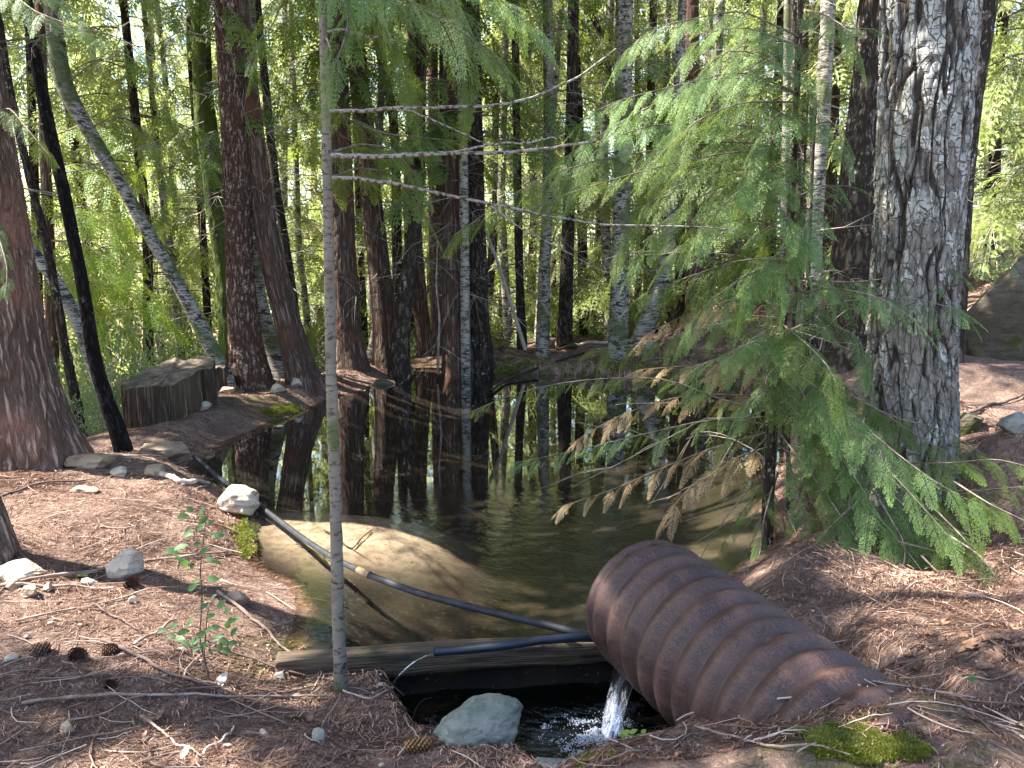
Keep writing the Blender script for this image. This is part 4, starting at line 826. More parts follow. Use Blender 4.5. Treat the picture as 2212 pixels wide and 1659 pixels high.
def rock(px, py, wpx, hpx, m, label, seed, sub=4, depth=.8, sink=.3, rot=None, cuts=9, P=None, name='rock', cat='rock', group=None, smooth=True):
    q = rs(seed); V, Fc = ICO[sub]; V = V.copy()
    for _ in range(cuts):
        n = nrm(q.normal(size=3)); dd = q.uniform(.42, .85) if cuts > 5 else q.uniform(.7, .9); o = V@n-dd; V = V-np.maximum(o, 0)[:, None]*n*.92
    V = V*(1+.14*(fbm(V[:, 0:1]*2+seed, V[:, 1:2]*2+V[:, 2:3]*1.7, seed)-.5)*2+.05*(fbm(V[:, 0:1]*7, V[:, 1:2]*7+V[:, 2:3]*5, seed+4)-.5)*2)
    p = hit(px, py) if P is None else P; d = proj(p)[2]; wx = wpx/2*d/F; hz = hpx*.62*d/F
    V = V/np.abs(V).max(0)*np.array([wx, wx*depth, hz]); a = q.uniform(-.5, .5) if rot is None else rot; R_ = np.array([[cos(a), -sin(a), 0], [sin(a), cos(a), 0], [0, 0, 1]]); V = V@R_.T
    o = mesh_np(name, V, [Fc], m, None, None, None, smooth); gz = hgt(p[0], p[1]+wx*depth*.4) if P is None else p[2]
    o.location = (p[0], p[1]+wx*depth*.55 if P is None else p[1], min(gz, p[2]+.03)+hz*(.75-sink)); return tag(o, label, cat, group)
R_ = [(502, 1112, 112, 70, 'rock', 'pale sunlit block of rock at the left edge of the pond above the moss', 33, 5, .8),
 (256, 1250, 88, 66, 'rock', 'pale pointed rock on the left bank with a shaded right side', 3, 5, .8),
 (30, 1248, 110, 32, 'rock', 'flat pale rock cut by the left edge of the photo, below the near trunk', 4, 4, .7),
 (62, 1290, 40, 26, 'rock_tan', 'tan stone just below the flat pale rock', 5, 3, .9), (20, 1275, 34, 24, 'rock_tan', 'small tan stone left of the tan stone under the flat rock', 6, 3, .9), (100, 1278, 24, 18, 'rock', 'small grey pebble right of the flat pale rock', 26, 3, .9),
 (350, 985, 112, 34, 'rock_tan', 'long low mossy rock between the black stem and the pond', 7, 4, .45),
 (190, 1010, 120, 30, 'rock_tan', 'low tan rock in front of the thick red cedar', 8, 4, .5), (255, 1030, 48, 22, 'rock', 'small pale stone right of the low tan rock', 9, 3, .8), (335, 1028, 52, 26, 'rock_tan', 'round stone between the low tan rock and the water', 10, 3, .8), (170, 1065, 90, 16, 'rock_tan', 'flat half-buried stone on the sunny left bank', 31, 3, .6),
 (1035, 1590, 204, 102, 'rock_green', 'large smooth grey-green boulder beside the outlet pool', 11, 5, .75),
 (1332, 1632, 62, 26, 'rock', 'pale stone on the rim right of the falling water', 12, 4, .8), (1190, 1656, 90, 22, 'rock_blue', 'half-buried greyish stone at the bottom edge below the outlet pool', 13, 4, .8),
 (687, 1605, 34, 32, 'rock_blue', 'bluish stone in the foreground litter', 14, 3, .9), (567, 1590, 24, 18, 'rock', 'small whitish stone left of the bluish foreground stone', 15, 3, .9), (605, 1468, 26, 16, 'rock_blue', 'grey pebble beneath the left end of the timber', 16, 3, .9),
 (145, 1590, 32, 30, 'rock_tan', 'buried brown stone at lower left', 17, 3, .9), (22, 1430, 34, 24, 'rock', 'grey stone at the left edge above the cones', 18, 3, .9), (285, 1305, 20, 18, 'rock', 'small stone by the dark cone below the pale pointed rock', 19, 3, .9), (510, 1305, 50, 30, 'rock_tan', 'low brownish stone behind the leafy shoot', 20, 3, .8), (188, 1265, 42, 14, 'rock', 'flat pale chip left of the pale pointed rock', 21, 3, .7), (735, 1312, 20, 14, 'rock', 'white chip on the bank right of the leafy shoot', 22, 3, .9),
 (1470, 1345, 60, 30, 'rock_moss', 'wet mossy stone on the shore behind the rusty pipe', 23, 3, .9),
 (600, 848, 36, 22, 'rock', 'pale stone at the foot of the lichen-flaked trunk', 24, 3, .9), (824, 842, 60, 22, 'rock_moss', 'flat mossy slab on the far shore left of centre', 25, 4, .7), (640, 835, 30, 22, 'rock', 'grey stone between lichen-flaked trunk and left-leaning cedar', 27, 3, .9), (440, 885, 30, 20, 'rock', 'pale stone right of the cut stump', 28, 3, .9), (485, 850, 38, 18, 'rock_tan', 'buried stone on the mound behind the pond', 29, 3, .9), (1225, 752, 50, 14, 'rock_moss', 'low mossy stone on the far bank by the black centre pole', 30, 3, .8)]
for x, y, wp, hp, m, lb, sd_, sub, dp in R_: rock(x, y, wp, hp, M[m], lb, sd_, min(5, sub+1), dp, cuts=4 if sd_ == 11 else 12, sink=.35, P={11: on(1035, 1592, -.09), 12: on(1332, 1640, -.07), 13: on(1190, 1656, -.08)}.get(sd_))
# mossy boulders on the right slope
B_ = at(2190, 720, 6.9); B_[2] = hgt(B_[0], B_[1])+.05; B2_ = at(2250, 600, 8.1); B2_[2] = hgt(B2_[0], B2_[1])+.1
rock(2150, 800, 290, 270, M['rock_moss'], 'big dark mossy boulder at the right edge behind the huge pale trunk', 41, 5, .8, P=B_, cuts=16, sink=.5, name='boulder', cat='boulder')
rock(2110, 600, 160, 80, M['rock_moss'], 'lower mossy boulder on top of the right slope', 42, 5, .8, P=B2_, cuts=16, sink=.4, name='boulder', cat='boulder')
rock(2100, 940, 74, 66, M['rock_moss'], 'small mossy block right of the foot of the huge pale trunk', 43, 4, .8, cuts=9, name='boulder', cat='boulder')
rock(2190, 940, 70, 50, M['rock_blue'], 'grey block at the right edge below the mossy boulder', 44, 4, .8)
# scattered pebbles nobody could count
q = rs(8); n = 1500; x = q.uniform(-3.4, 3, n); y = q.uniform(2, 7, n); kp = (sd_pond(x, y) > .02) & (sd_low(x, y) > .05) & ((x < -.4) | (q.rand(n) < .3)); x, y = x[kp], y[kp]; n = len(x); V0, F0 = ico(1)
V0 = V0*np.array([1, .8, .55]); s_ = q.uniform(.003, .013, n)*q.uniform(.5, 1.5, n); V = V0[None]*s_[:, None, None]*q.uniform(.7, 1.3, (n, len(V0), 1))+np.stack([x, y, height(x, y)+s_*.2], 1)[:, None]
tag(mesh_np('pebbles', V.reshape(-1, 3), [(F0[None]+(np.arange(n)*len(V0))[:, None, None]).reshape(-1, 3)], tint_mat('pebble', [(0, (.2, .14, .1)), (1, (.38, .33, .28))]), None, {'tint': np.repeat(q.rand(n), len(V0))}, None, False), 'small pebbles scattered through the needle litter', 'pebbles', kind='stuff')

# ------------------------------------------------------------------ cut stump
def stump(c, Rx, Ry, zt, label, seed, tilt, rot=0.):
    q = rs(seed); R = (Rx+Ry)/2; g = hgt(c[0], c[1]); p = np.array([c[0], c[1], g])
    nu, nz = 220, 60; th = np.linspace(0, 2*pi, nu, endpoint=False); tz = np.linspace(0, 1, nz); Tz, Th = np.meshgrid(tz, th, indexing='ij')
    zb = g-.5; top = g+zt+tilt*np.sin(Th)+.12*(fbm(np.cos(Th)*3+9, np.sin(Th)*3+seed, seed)-.5)
    u = Th*R; f = fbm(u/.035, Tz*1.2, seed, 3); rr_ = 1+(.1*(fbm(Th*1.3, Tz*0, seed+2)-.5)*2+.14*(1-Tz)**2)+(.03*(f-.5)*2+.02*(fbm(u/.012, Tz*2, seed+7, 2)-.5))/R
    ex = rr_*np.cos(Th)*Rx; ey = rr_*np.sin(Th)*Ry; X = p[0]+ex*cos(rot)-ey*sin(rot); Yc = p[1]+ex*sin(rot)+ey*cos(rot); Z = zb+(top-zb)*Tz; V = np.stack([X, Yc, Z], -1); I = np.arange(nu*nz).reshape(nz, nu); J = np.roll(I, -1, 1)
    root = empty('tree_stump', (p[0], p[1], g), label, 'stump')
    V0 = V.reshape(-1, 3)-np.array(root.location)
    mesh_np('bark', V0, [np.stack([I[:-1], J[:-1], J[1:], I[1:]], -1).reshape(-1, 4)], M['stump_side'], None, {'fur': ss(.3, .6, f).ravel()}, np.stack([u, Z], -1).reshape(-1, 2), True, root)
    kr = 14; W = []
    for j in range(kr+1):
        s = 1-j/kr; c = V[-1].mean(0); e = c+(V[-1]-c)*s; e[:, 2] += (fbm(e[:, 0]*8, e[:, 1]*8, seed)-.5)*.05*(1 if j else 0)+.002; W.append(e)
    W = np.array(W)-np.array(root.location); I = np.arange((kr+1)*nu).reshape(kr+1, nu); J = np.roll(I, -1, 1)
    mesh_np('cut_face', W.reshape(-1, 3), [np.stack([I[:-1], J[:-1], J[1:], I[1:]], -1).reshape(-1, 4)], M['stump_top'], None, None, None, True, root)
M['stump_side'] = bark_mat('stump_wood', (.055, .038, .027), (.26, .185, .13), su=30, sv=1.5, amp=.02, warm=(.13, .1, .06))
M['stump_top'] = plain_mat('stump_top', (.06, .047, .036), (.17, .13, .095), 9., c2=(.06, .065, .03), bump=.01)
stump((-3.52, 7.85), .33, .72, .42, 'big cut stump with a tilted flat top on the left bank', 3, .06, -.06)
stump((-3.66, 9.2), .2, .2, .3, 'smaller mossy-topped stump block behind the big cut stump', 5, .03)

# ------------------------------------------------------------------ foreground sapling with banded bark and long side branches
r = rs(55)
sp = [(737, 1492, 31), (733, 1400, 26), (729, 1300, 27), (729, 1180, 25), (722, 1040, 25), (720, 900, 23), (712, 750, 23), (714, 600, 21), (706, 450, 21), (708, 300, 20), (700, 150, 19), (697, 0, 17), (694, -80, 16)]
rt, ax, bs = tree('sapling', 'thin foreground sapling with grey banded bark standing at the left end of the timber', sp, 'sapling', short='foreground sapling', nu=48, dz=.008, flare=.5, fh=.05, amp=.0022, cell=.03, seed=60, top=5.5, shade_canopy=False)
SAPY = float(ax(0)[1]); SAPY = bs[1]
def limb(root, bs, pts, r0, r1, m, name='branch', sides=8, n=60):
    P = resample([at(x, y, Y) for x, y, Y in pts], n, 4); r_ = rs(int(pts[0][1])+7); P[3:, 2] += np.cumsum(r_.normal(0, .0012, n-3)); V, Q, U = tubes(P-bs, np.linspace(r0, r1, n), sides); return mesh_np(name, V, [Q], m, None, None, U, True, root)
Y0 = SAPY
for pts, a, b in [([(708, 240, Y0), (780, 240, Y0), (860, 234, Y0+.05), (1000, 229, Y0+.15), (1080, 226, Y0+.25), (1150, 214, Y0+.4), (1250, 170, Y0+.6), (1330, 108, Y0+.8)], .0075, .0035),
                  ([(712, 335, Y0), (760, 338, Y0), (850, 334, Y0+.05), (940, 327, Y0+.1), (1050, 330, Y0+.2), (1150, 322, Y0+.3), (1290, 300, Y0+.4)], .0105, .005),
                  ([(980, 328, Y0+.13), (1060, 318, Y0+.2), (1150, 312, Y0+.35), (1220, 290, Y0+.5)], .005, .003),
                  ([(712, 384, Y0), (760, 384, Y0), (850, 396, Y0+.1), (940, 418, Y0+.2), (1060, 444, Y0+.3), (1180, 470, Y0+.5), (1300, 490, Y0+.6), (1420, 492, Y0+.7), (1600, 500, Y0+.9)], .0075, .003),
                  ([(704, 68, Y0), (740, 66, Y0), (800, 84, Y0+.05), (860, 92, Y0+.1)], .006, .003), ([(704, 80, Y0), (716, 110, Y0-.1), (700, 160, Y0-.2)], .004, .002),
                  ([(870, 234, Y0+.05), (950, 270, Y0+.1), (1050, 310, Y0+.2), (1130, 335, Y0+.3)], .004, .002), ([(1060, 444, Y0+.3), (1120, 490, Y0+.3), (1200, 530, Y0+.4), (1300, 580, Y0+.5)], .0035, .0015)]:
    limb(rt, bs, pts, a, b, M['band_twig'])
def bough(root, bs, pts, fl, leaf='frond', spacing=.085, templ=FR_HI, r0=.006, hang=.4, fan=1., droop=.5, wood='twig', dt=0., seed=0, start=.1):
    P = np.array([at(x, y, Y) for x, y, Y in pts]); mb = MB(); q = rs(seed+int(pts[-1][0])*3+int(pts[-1][1]))
    Pl = P-bs; bough_into(mb, Pl, q, fl, templ, spacing, start, r0=r0, hang=hang, fan=fan, droop=droop, dt=dt)
    wd = MB(); wd.add(mb.V[0], mb.F[0], 0, 0., mb.U[0]); n0 = wd.n; lf = MB()
    for V, Fq, A_ in zip(mb.V[1:], mb.F[1:], mb.A[1:]): lf.add(V, Fq-Fq.min(), 0, A_)
    b = wd.build('bough', [M[wood]], root, smooth=True); lf.build('foliage', [M[leaf]], b, smooth=False); return b
# foliage hanging from the top of the picture (tips of the sapling's upper boughs)
for pts, fl, lf in [([(698, -160, Y0), (780, -60, Y0-.1), (900, 10, Y0-.2), (1020, 80, Y0-.2), (1085, 130, Y0-.2)], .26, 'frond'), ([(698, -200, Y0), (900, -90, Y0+.1), (1060, -20, Y0+.1), (1160, 70, Y0+.1)], .28, 'frond'),
                    ([(700, -120, Y0), (760, -20, Y0+.3), (830, 60, Y0+.4), (880, 160, Y0+.4), (900, 260, Y0+.4)], .26, 'frond2'), ([(698, -160, Y0), (720, -40, Y0-.2), (760, 30, Y0-.25), (730, 130, Y0-.3), (705, 190, Y0-.3)], .2, 'frond'),
                    ([(700, -220, Y0), (950, -60, Y0+.5), (1000, 60, Y0+.6), (1020, 180, Y0+.6), (1000, 260, Y0+.6)], .3, 'frond2'), ([(700, -200, Y0), (860, -110, Y0), (960, -50, Y0-.1), (990, 40, Y0-.1)], .26, 'frond'),
                    ([(712, 330, Y0), (780, 310, Y0+.2), (850, 320, Y0+.3), (900, 380, Y0+.3)], .2, 'frond2'), ([(712, 384, Y0), (780, 360, Y0+.3), (860, 380, Y0+.4), (930, 480, Y0+.4)], .22, 'frond2'), ([(700, -150, Y0), (640, -60, Y0+.2), (600, 30, Y0+.4), (560, 110, Y0+.4)], .24, 'frond2'), ([(706, 200, Y0), (750, 260, Y0+.3), (830, 290, Y0+.4), (990, 305, Y0+.4)], .2, 'frond2')]:
    bough(rt, bs, pts, fl, lf, spacing=.06)

# ------------------------------------------------------------------ young cedar with drooping green boughs
yc = [(1656, 1185, 27), (1662, 1000, 24), (1672, 880, 22), (1690, 700, 19), (1700, 560, 17), (1712, 400, 15), (1722, 200, 13), (1730, 0, 11)]
yt, yax, yb = tree('young_cedar_tree', 'young green cedar with drooping feathery boughs behind the rusty pipe', yc, 'grey_bark', short='young cedar', nu=32, dz=.012, flare=.15, fh=.06, amp=.0015, cell=.02, seed=61, top=4.2, shade_canopy=False)
Yc = yb[1]
BO = [ # right side
 ([(1700, 600, 0), (1850, 612, -.1), (2010, 585, -.2), (2172, 552, -.3)], .24, 'frond'), ([(1695, 680, 0), (1820, 650, -.2), (1960, 640, -.35), (2085, 672, -.45)], .26, 'frond'), ([(1690, 720, 0), (1760, 690, -.2), (1850, 720, -.3), (1880, 810, -.35)], .24, 'frond'),
 ([(1690, 740, 0), (1770, 790, -.2), (1860, 860, -.4), (1980, 940, -.55), (2095, 1005, -.65)], .3, 'frond'), ([(1690, 800, 0), (1800, 830, -.3), (1920, 900, -.5), (2050, 930, -.5), (2130, 985, -.6)], .22, 'frond2'),
 ([(1700, 880, 0), (1830, 960, -.3), (1920, 1060, -.55), (2020, 1160, -.8), (2120, 1250, -.95), (2220, 1300, -1.05)], .27, 'frond'), ([(1690, 900, 0), (1760, 960, -.2), (1850, 1050, -.45), (1800, 1200, -.6), (1815, 1370, -.7)], .22, 'frond'),
 ([(1680, 960, 0), (1800, 1040, -.3), (1900, 1150, -.6), (1930, 1260, -.75), (1900, 1330, -.75)], .24, 'frond'), ([(1900, 1040, -.5), (2000, 1060, -.6), (2100, 1060, -.7), (2220, 1050, -.8)], .26, 'frond'), ([(1980, 1130, -.7), (2080, 1150, -.8), (2160, 1190, -.8), (2230, 1230, -.9)], .26, 'frond'),
 ([(1690, 760, 0), (1730, 840, -.3), (1780, 950, -.4), (1830, 1020, -.5)], .24, 'frond2'), ([(1665, 1080, 0), (1720, 1130, -.1), (1700, 1170, -.15), (1640, 1210, -.2)], .16, 'frond'), ([(1665, 1120, 0), (1740, 1190, -.2), (1720, 1260, -.3), (1640, 1290, -.3)], .17, 'frond'),
 # left side
 ([(1690, 690, 0), (1620, 680, -.2), (1500, 715, -.3), (1380, 745, -.4), (1275, 755, -.4)], .22, 'frond'), ([(1690, 660, 0), (1600, 640, .1), (1480, 680, .2), (1400, 720, .2)], .2, 'frond_dead'), ([(1690, 700, 0), (1640, 720, -.3), (1560, 790, -.4), (1500, 830, -.4)], .26, 'frond'),
 ([(1680, 880, 0), (1600, 880, .0), (1520, 850, .0), (1450, 815, .0), (1360, 815, .0), (1250, 820, 0), (1120, 845, 0), (1010, 893, 0)], .15, 'frond2'), ([(1675, 920, 0), (1560, 900, 0), (1420, 930, 0), (1260, 970, .0), (1110, 1000, 0)], .19, 'frond'),
 ([(1670, 930, 0), (1560, 960, .1), (1430, 1010, .1), (1320, 1060, .1), (1205, 1096, .1)], .15, 'frond_dead'), ([(1680, 860, 0), (1560, 850, .15), (1440, 860, .15), (1330, 900, .15), (1230, 960, .15)], .17, 'frond_dead'), ([(1672, 960, 0), (1560, 1000, -.1), (1480, 1060, -.1), (1430, 1130, -.1)], .16, 'frond_dead'),
 ([(1690, 760, 0), (1600, 780, .1), (1480, 790, .1), (1370, 800, .1)], .18, 'frond_dead'), ([(1685, 820, 0), (1640, 850, -.3), (1590, 900, -.3), (1560, 970, -.3)], .2, 'frond'), ([(1690, 780, 0), (1650, 820, -.1), (1680, 900, -.2), (1740, 950, -.2)], .18, 'frond2'),
 # upper mass
 ([(1705, 500, 0), (1620, 470, -.1), (1520, 490, -.2), (1440, 560, -.2)], .27, 'frond'), ([(1710, 430, 0), (1780, 400, -.1), (1840, 402, -.2)], .2, 'frond'), ([(1706, 470, 0), (1640, 500, .2), (1560, 580, .2), (1500, 640, .2)], .27, 'frond2'), ([(1705, 540, 0), (1660, 560, -.3), (1620, 620, -.3), (1600, 680, -.3)], .24, 'frond'),
 ([(1715, 330, 0), (1600, 300, -.2), (1450, 320, -.35), (1300, 340, -.5), (1150, 390, -.6), (975, 512, -.7)], .27, 'frond'), ([(1715, 300, 0), (1560, 260, -.2), (1400, 270, -.3), (1290, 310, -.4), (1235, 410, -.4)], .27, 'frond'),
 ([(1722, 200, 0), (1600, 150, -.3), (1440, 190, -.4), (1320, 220, -.5), (1250, 260, -.5)], .26, 'frond'), ([(1722, 180, 0), (1650, 120, -.5), (1560, 100, -.6), (1500, 180, -.6), (1450, 300, -.6)], .26, 'frond'), ([(1725, 140, 0), (1790, 60, -.3), (1890, 62, -.4)], .17, 'frond'), ([(1720, 230, 0), (1750, 190, -.4), (1762, 250, -.5)], .17, 'frond'),
 ([(1718, 260, 0), (1680, 240, -.4), (1640, 300, -.5), (1600, 400, -.5)], .28, 'frond'), ([(1712, 380, 0), (1600, 370, .0), (1480, 390, .1), (1380, 450, .1), (1330, 560, .1)], .28, 'frond2'), ([(1712, 400, 0), (1660, 400, -.4), (1700, 470, -.5), (1740, 560, -.5)], .24, 'frond'), ([(1708, 450, 0), (1760, 450, -.3), (1700, 560, -.5), (1690, 650, -.5)], .24, 'frond'),
 ([(1722, 200, 0), (1640, 190, .3), (1540, 230, .4), (1450, 330, .4), (1400, 420, .4)], .28, 'frond2'), ([(1728, 80, 0), (1600, 20, -.2), (1400, 60, -.3), (1330, 140, -.3)], .24, 'frond'), ([(1700, 560, 0), (1600, 560, .1), (1480, 600, .2), (1380, 640, .2)], .24, 'frond2'), ([(1690, 640, 0), (1800, 620, -.4), (1900, 640, -.6), (1990, 700, -.7)], .24, 'frond'), ([(1690, 720, 0), (1620, 740, -.5), (1540, 780, -.6), (1470, 800, -.6)], .26, 'frond'), ([(1690, 700, 0), (1740, 740, -.6), (1800, 800, -.8), (1820, 880, -.8)], .26, 'frond'),
 ([(1690, 780, 0), (1820, 880, -.6), (1960, 1000, -.9), (2080, 1080, -1.), (2170, 1110, -1.)], .28, 'frond'), ([(1690, 820, 0), (1850, 940, -.7), (1980, 1080, -1.), (2060, 1170, -1.1)], .27, 'frond'), ([(1690, 860, 0), (1830, 1000, -.5), (1900, 1120, -.7), (1970, 1200, -.8), (2060, 1240, -.9)], .27, 'frond'),
 ([(1680, 930, 0), (1780, 1060, -.4), (1860, 1180, -.7), (1930, 1290, -.9), (1960, 1340, -.9)], .25, 'frond'), ([(1960, 1000, -.5), (2060, 1000, -.7), (2150, 990, -.8), (2230, 1010, -.9)], .26, 'frond'), ([(1940, 1170, -.8), (2060, 1200, -.9), (2150, 1260, -1.), (2230, 1330, -1.1)], .26, 'frond'), ([(1690, 840, 0), (1760, 900, -.3), (1800, 1000, -.4), (1760, 1120, -.4)], .22, 'frond2'),
 ([(1900, 1080, -.6), (1960, 1180, -.8), (1940, 1280, -.9), (1870, 1350, -.9)], .22, 'frond'), ([(1880, 1060, -.5), (1800, 1130, -.6), (1740, 1200, -.6), (1700, 1270, -.6)], .2, 'frond'), ([(2000, 1080, -.7), (2080, 1160, -.9), (2140, 1240, -1.)], .26, 'frond'),
 ([(1672, 1040, 0), (1650, 1120, -.2), (1640, 1210, -.3), (1600, 1290, -.3)], .17, 'frond'), ([(1690, 1080, 0), (1740, 1200, -.25), (1760, 1300, -.4), (1830, 1385, -.5)], .19, 'frond'), ([(1690, 1120, 0), (1720, 1230, -.2), (1700, 1300, -.3), (1740, 1370, -.4)], .17, 'frond'), ([(1700, 1040, -.2), (1800, 1200, -.5), (1850, 1300, -.7), (1900, 1390, -.8)], .22, 'frond'), ([(1680, 1000, 0), (1600, 1110, .1), (1560, 1180, .1)], .17, 'frond2'), ([(1680, 1020, 0), (1660, 1100, .1), (1690, 1200, .1)], .17, 'frond_dead'), ([(1850, 1060, -.4), (1960, 1190, -.8), (2040, 1300, -1.), (2080, 1390, -1.1)], .22, 'frond'),
 ([(2040, 1150, -.9), (2120, 1200, -1.05), (2180, 1290, -1.15), (2225, 1370, -1.2)], .24, 'frond'), ([(1990, 1200, -.9), (2060, 1270, -1.05), (2120, 1340, -1.15)], .22, 'frond'), ([(2060, 1040, -.8), (2140, 1090, -1.), (2225, 1130, -1.1)], .25, 'frond'),
 ([(1715, 340, 0), (1640, 380, -.5), (1560, 440, -.6), (1500, 520, -.6)], .28, 'frond'), ([(1715, 360, 0), (1600, 430, .2), (1500, 480, .3), (1420, 520, .3)], .28, 'frond2'), ([(1718, 280, 0), (1800, 260, -.3), (1830, 330, -.4)], .2, 'frond'), ([(1725, 100, 0), (1620, 60, -.5), (1540, 60, -.6), (1480, 120, -.6)], .26, 'frond'), ([(1720, 220, 0), (1600, 220, -.5), (1500, 260, -.7), (1400, 360, -.7)], .28, 'frond'),
 ([(1712, 380, 0), (1560, 400, -.3), (1450, 460, -.4), (1370, 560, -.4)], .28, 'frond'), ([(1705, 500, 0), (1760, 540, -.3), (1790, 620, -.4)], .22, 'frond'), ([(1700, 560, 0), (1600, 600, -.4), (1520, 660, -.5), (1480, 720, -.5)], .26, 'frond'), ([(1722, 200, 0), (1560, 160, -.1), (1400, 230, -.2), (1280, 300, -.3), (1190, 360, -.3)], .26, 'frond'),
 ([(1715, 320, 0), (1560, 330, -.5), (1380, 370, -.7), (1220, 420, -.8), (1080, 470, -.8)], .25, 'frond'), ([(1728, 60, 0), (1760, 20, -.3), (1830, 60, -.5), (1860, 130, -.5)], .18, 'frond'),
]
for i, (pts, fl, lf) in enumerate(BO):
    if not lf: continue
    if lf == 'frond_dead': fl *= 1.3
    elif i % 5 == 3: lf = 'frond2'
    pts = [(x, y, Yc+d) for x, y, d in pts]
    bough(yt, yb, pts, fl, lf, spacing=.068 if lf != 'frond_dead' else .08, seed=i, hang=.45 if lf != 'frond_dead' else .55, dt=-.05 if i < 24 else .05)
for pts, a, b in [([(1680, 900, 0), (1700, 980, 0), (1728, 1080, -.05), (1742, 1200, -.1), (1745, 1260, -.1)], .009, .006), ([(1672, 930, 0), (1600, 1000, .1), (1500, 1060, .2), (1400, 1090, .2)], .004, .002), ([(1665, 1010, 0), (1600, 1080, .1), (1540, 1160, .1), (1490, 1250, .1)], .004, .002), ([(1665, 1060, 0), (1580, 1120, .1), (1500, 1170, .1)], .003, .0015), ([(1668, 980, 0), (1560, 1010, .2), (1440, 1080, .3)], .0035, .0015), ([(1664, 1040, 0), (1690, 1120, -.1), (1720, 1230, -.1)], .003, .0015), ([(1690, 860, 0), (1500, 868, .2), (1330, 870, .3)], .0045, .002), ([(1660, 1090, 0), (1620, 1180, 0), (1590, 1260, 0)], .003, .0015)]:
    limb(yt, yb, [(x, y, Yc+d) for x, y, d in pts], a, b, M['twig'])
for pts, lb, sd_ in [([(1700, 1190, 11), (1704, 1050, 10), (1701, 900, 9), (1712, 740, 8)], 'dark thin stem just right of the young cedar trunk', 63), ([(1752, 1180, 20), (1748, 1050, 18), (1738, 900, 16), (1742, 700, 13)], 'dark stem behind the young cedar boughs, left of the huge pale trunk', 64)]:
    tree('sapling', lb, pts, 'grey_bark', Y=Yc+.35+.4*(sd_-63), short='dark thin stem', nu=20, dz=.03, amp=.001, flare=.2, fh=.05, seed=sd_, top=2.6, shade_canopy=False, dead=8, dzr=(.3, 1.8))

# boughs hanging into the upper left
def extra(key, L):
    root, ax, bs = T[key]
    for i, (pts, fl, lf, tp) in enumerate(L): bough(root, np.array(bs), pts, fl, lf, spacing=.12 if tp is FR_HI else .15, templ=tp, seed=i+200, start=.25, r0=.01)
extra('left', [([(-60, 60, 5.9), (20, -20, 5.2), (80, 30, 4.8), (150, 50, 4.6), (225, 95, 4.5)], .22, 'frond', FR_HI), ([(-60, 20, 5.9), (60, -40, 5), (140, 0, 4.8), (190, 60, 4.7)], .22, 'frond', FR_HI), ([(-60, 100, 5.9), (200, 60, 5.4), (300, 100, 5.2), (385, 180, 5.1)], .2, 'frond', FR_HI),
  ([(-60, -20, 5.9), (200, -60, 5.6), (330, 0, 5.4), (400, 80, 5.4)], .26, 'frond2', FR_HI), ([(-40, 260, 5.9), (20, 230, 5.4), (60, 280, 5.2), (110, 340, 5.1)], .2, 'frond2', FR_HI), ([(-40, 420, 5.9), (0, 520, 5.2), (20, 590, 5), (10, 640, 4.9)], .14, 'frond', FR_HI)])
extra('birch1', [([(135, 185, 9.3), (250, 100, 9), (330, 160, 8.8), (370, 260, 8.8)], .4, 'frond2', FR_MD), ([(190, 280, 9.3), (260, 240, 9), (330, 320, 8.8), (380, 430, 8.8)], .4, 'frond2', FR_MD)])
extra('mossy', [([(438, 200, 10.6), (380, 180, 9.8), (330, 280, 9.5), (300, 380, 9.5)], .45, 'frond2', FR_MD), ([(448, 260, 10.6), (400, 280, 9.8), (370, 380, 9.5), (350, 470, 9.5)], .45, 'frond2', FR_MD), ([(455, 330, 10.6), (440, 360, 9.8), (410, 450, 9.5), (390, 520, 9.5)], .4, 'frond2', FR_MD), ([(440, 100, 10.6), (400, 60, 9.8), (300, 120, 9.5), (240, 200, 9.5)], .45, 'frond2', FR_MD), ([(440, 60, 10.6), (480, 40, 9.8), (520, 120, 9.5), (560, 170, 9.5)], .45, 'frond2', FR_MD), ([(448, 290, 10.6), (470, 280, 9.8), (450, 380, 9.4), (440, 440, 9.4)], .35, 'frond', FR_MD)])
# sunlit yellow-green cedar on the left beyond the bank
st_, sax, sb = tree('cedar_tree', 'cedar with bright sunlit yellow-green fans of foliage beyond the left bank', [(118, 900, 26), (112, 700, 24), (105, 500, 22), (96, 300, 20), (90, 100, 18)], 'cedar_bark', Y=10.2, short='sunlit cedar', nu=20, dz=.05, seed=66, top=8, shade_canopy=False)
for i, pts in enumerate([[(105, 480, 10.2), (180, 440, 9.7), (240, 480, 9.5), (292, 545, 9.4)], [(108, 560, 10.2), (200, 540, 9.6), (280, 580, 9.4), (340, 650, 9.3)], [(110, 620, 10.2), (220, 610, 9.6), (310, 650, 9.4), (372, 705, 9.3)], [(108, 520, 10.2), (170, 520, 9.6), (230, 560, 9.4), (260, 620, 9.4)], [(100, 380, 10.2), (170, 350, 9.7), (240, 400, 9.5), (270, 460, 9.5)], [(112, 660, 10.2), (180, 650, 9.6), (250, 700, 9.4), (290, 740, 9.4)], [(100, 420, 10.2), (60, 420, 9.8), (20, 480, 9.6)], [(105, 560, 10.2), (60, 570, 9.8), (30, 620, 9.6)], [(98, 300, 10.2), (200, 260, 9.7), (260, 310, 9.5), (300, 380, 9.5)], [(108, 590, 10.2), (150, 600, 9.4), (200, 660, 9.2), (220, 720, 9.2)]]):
    bough(st_, np.array(sb), pts, .5, 'frond_sun', spacing=.13, templ=FR_MD, seed=i, r0=.012, hang=.25, start=.2)

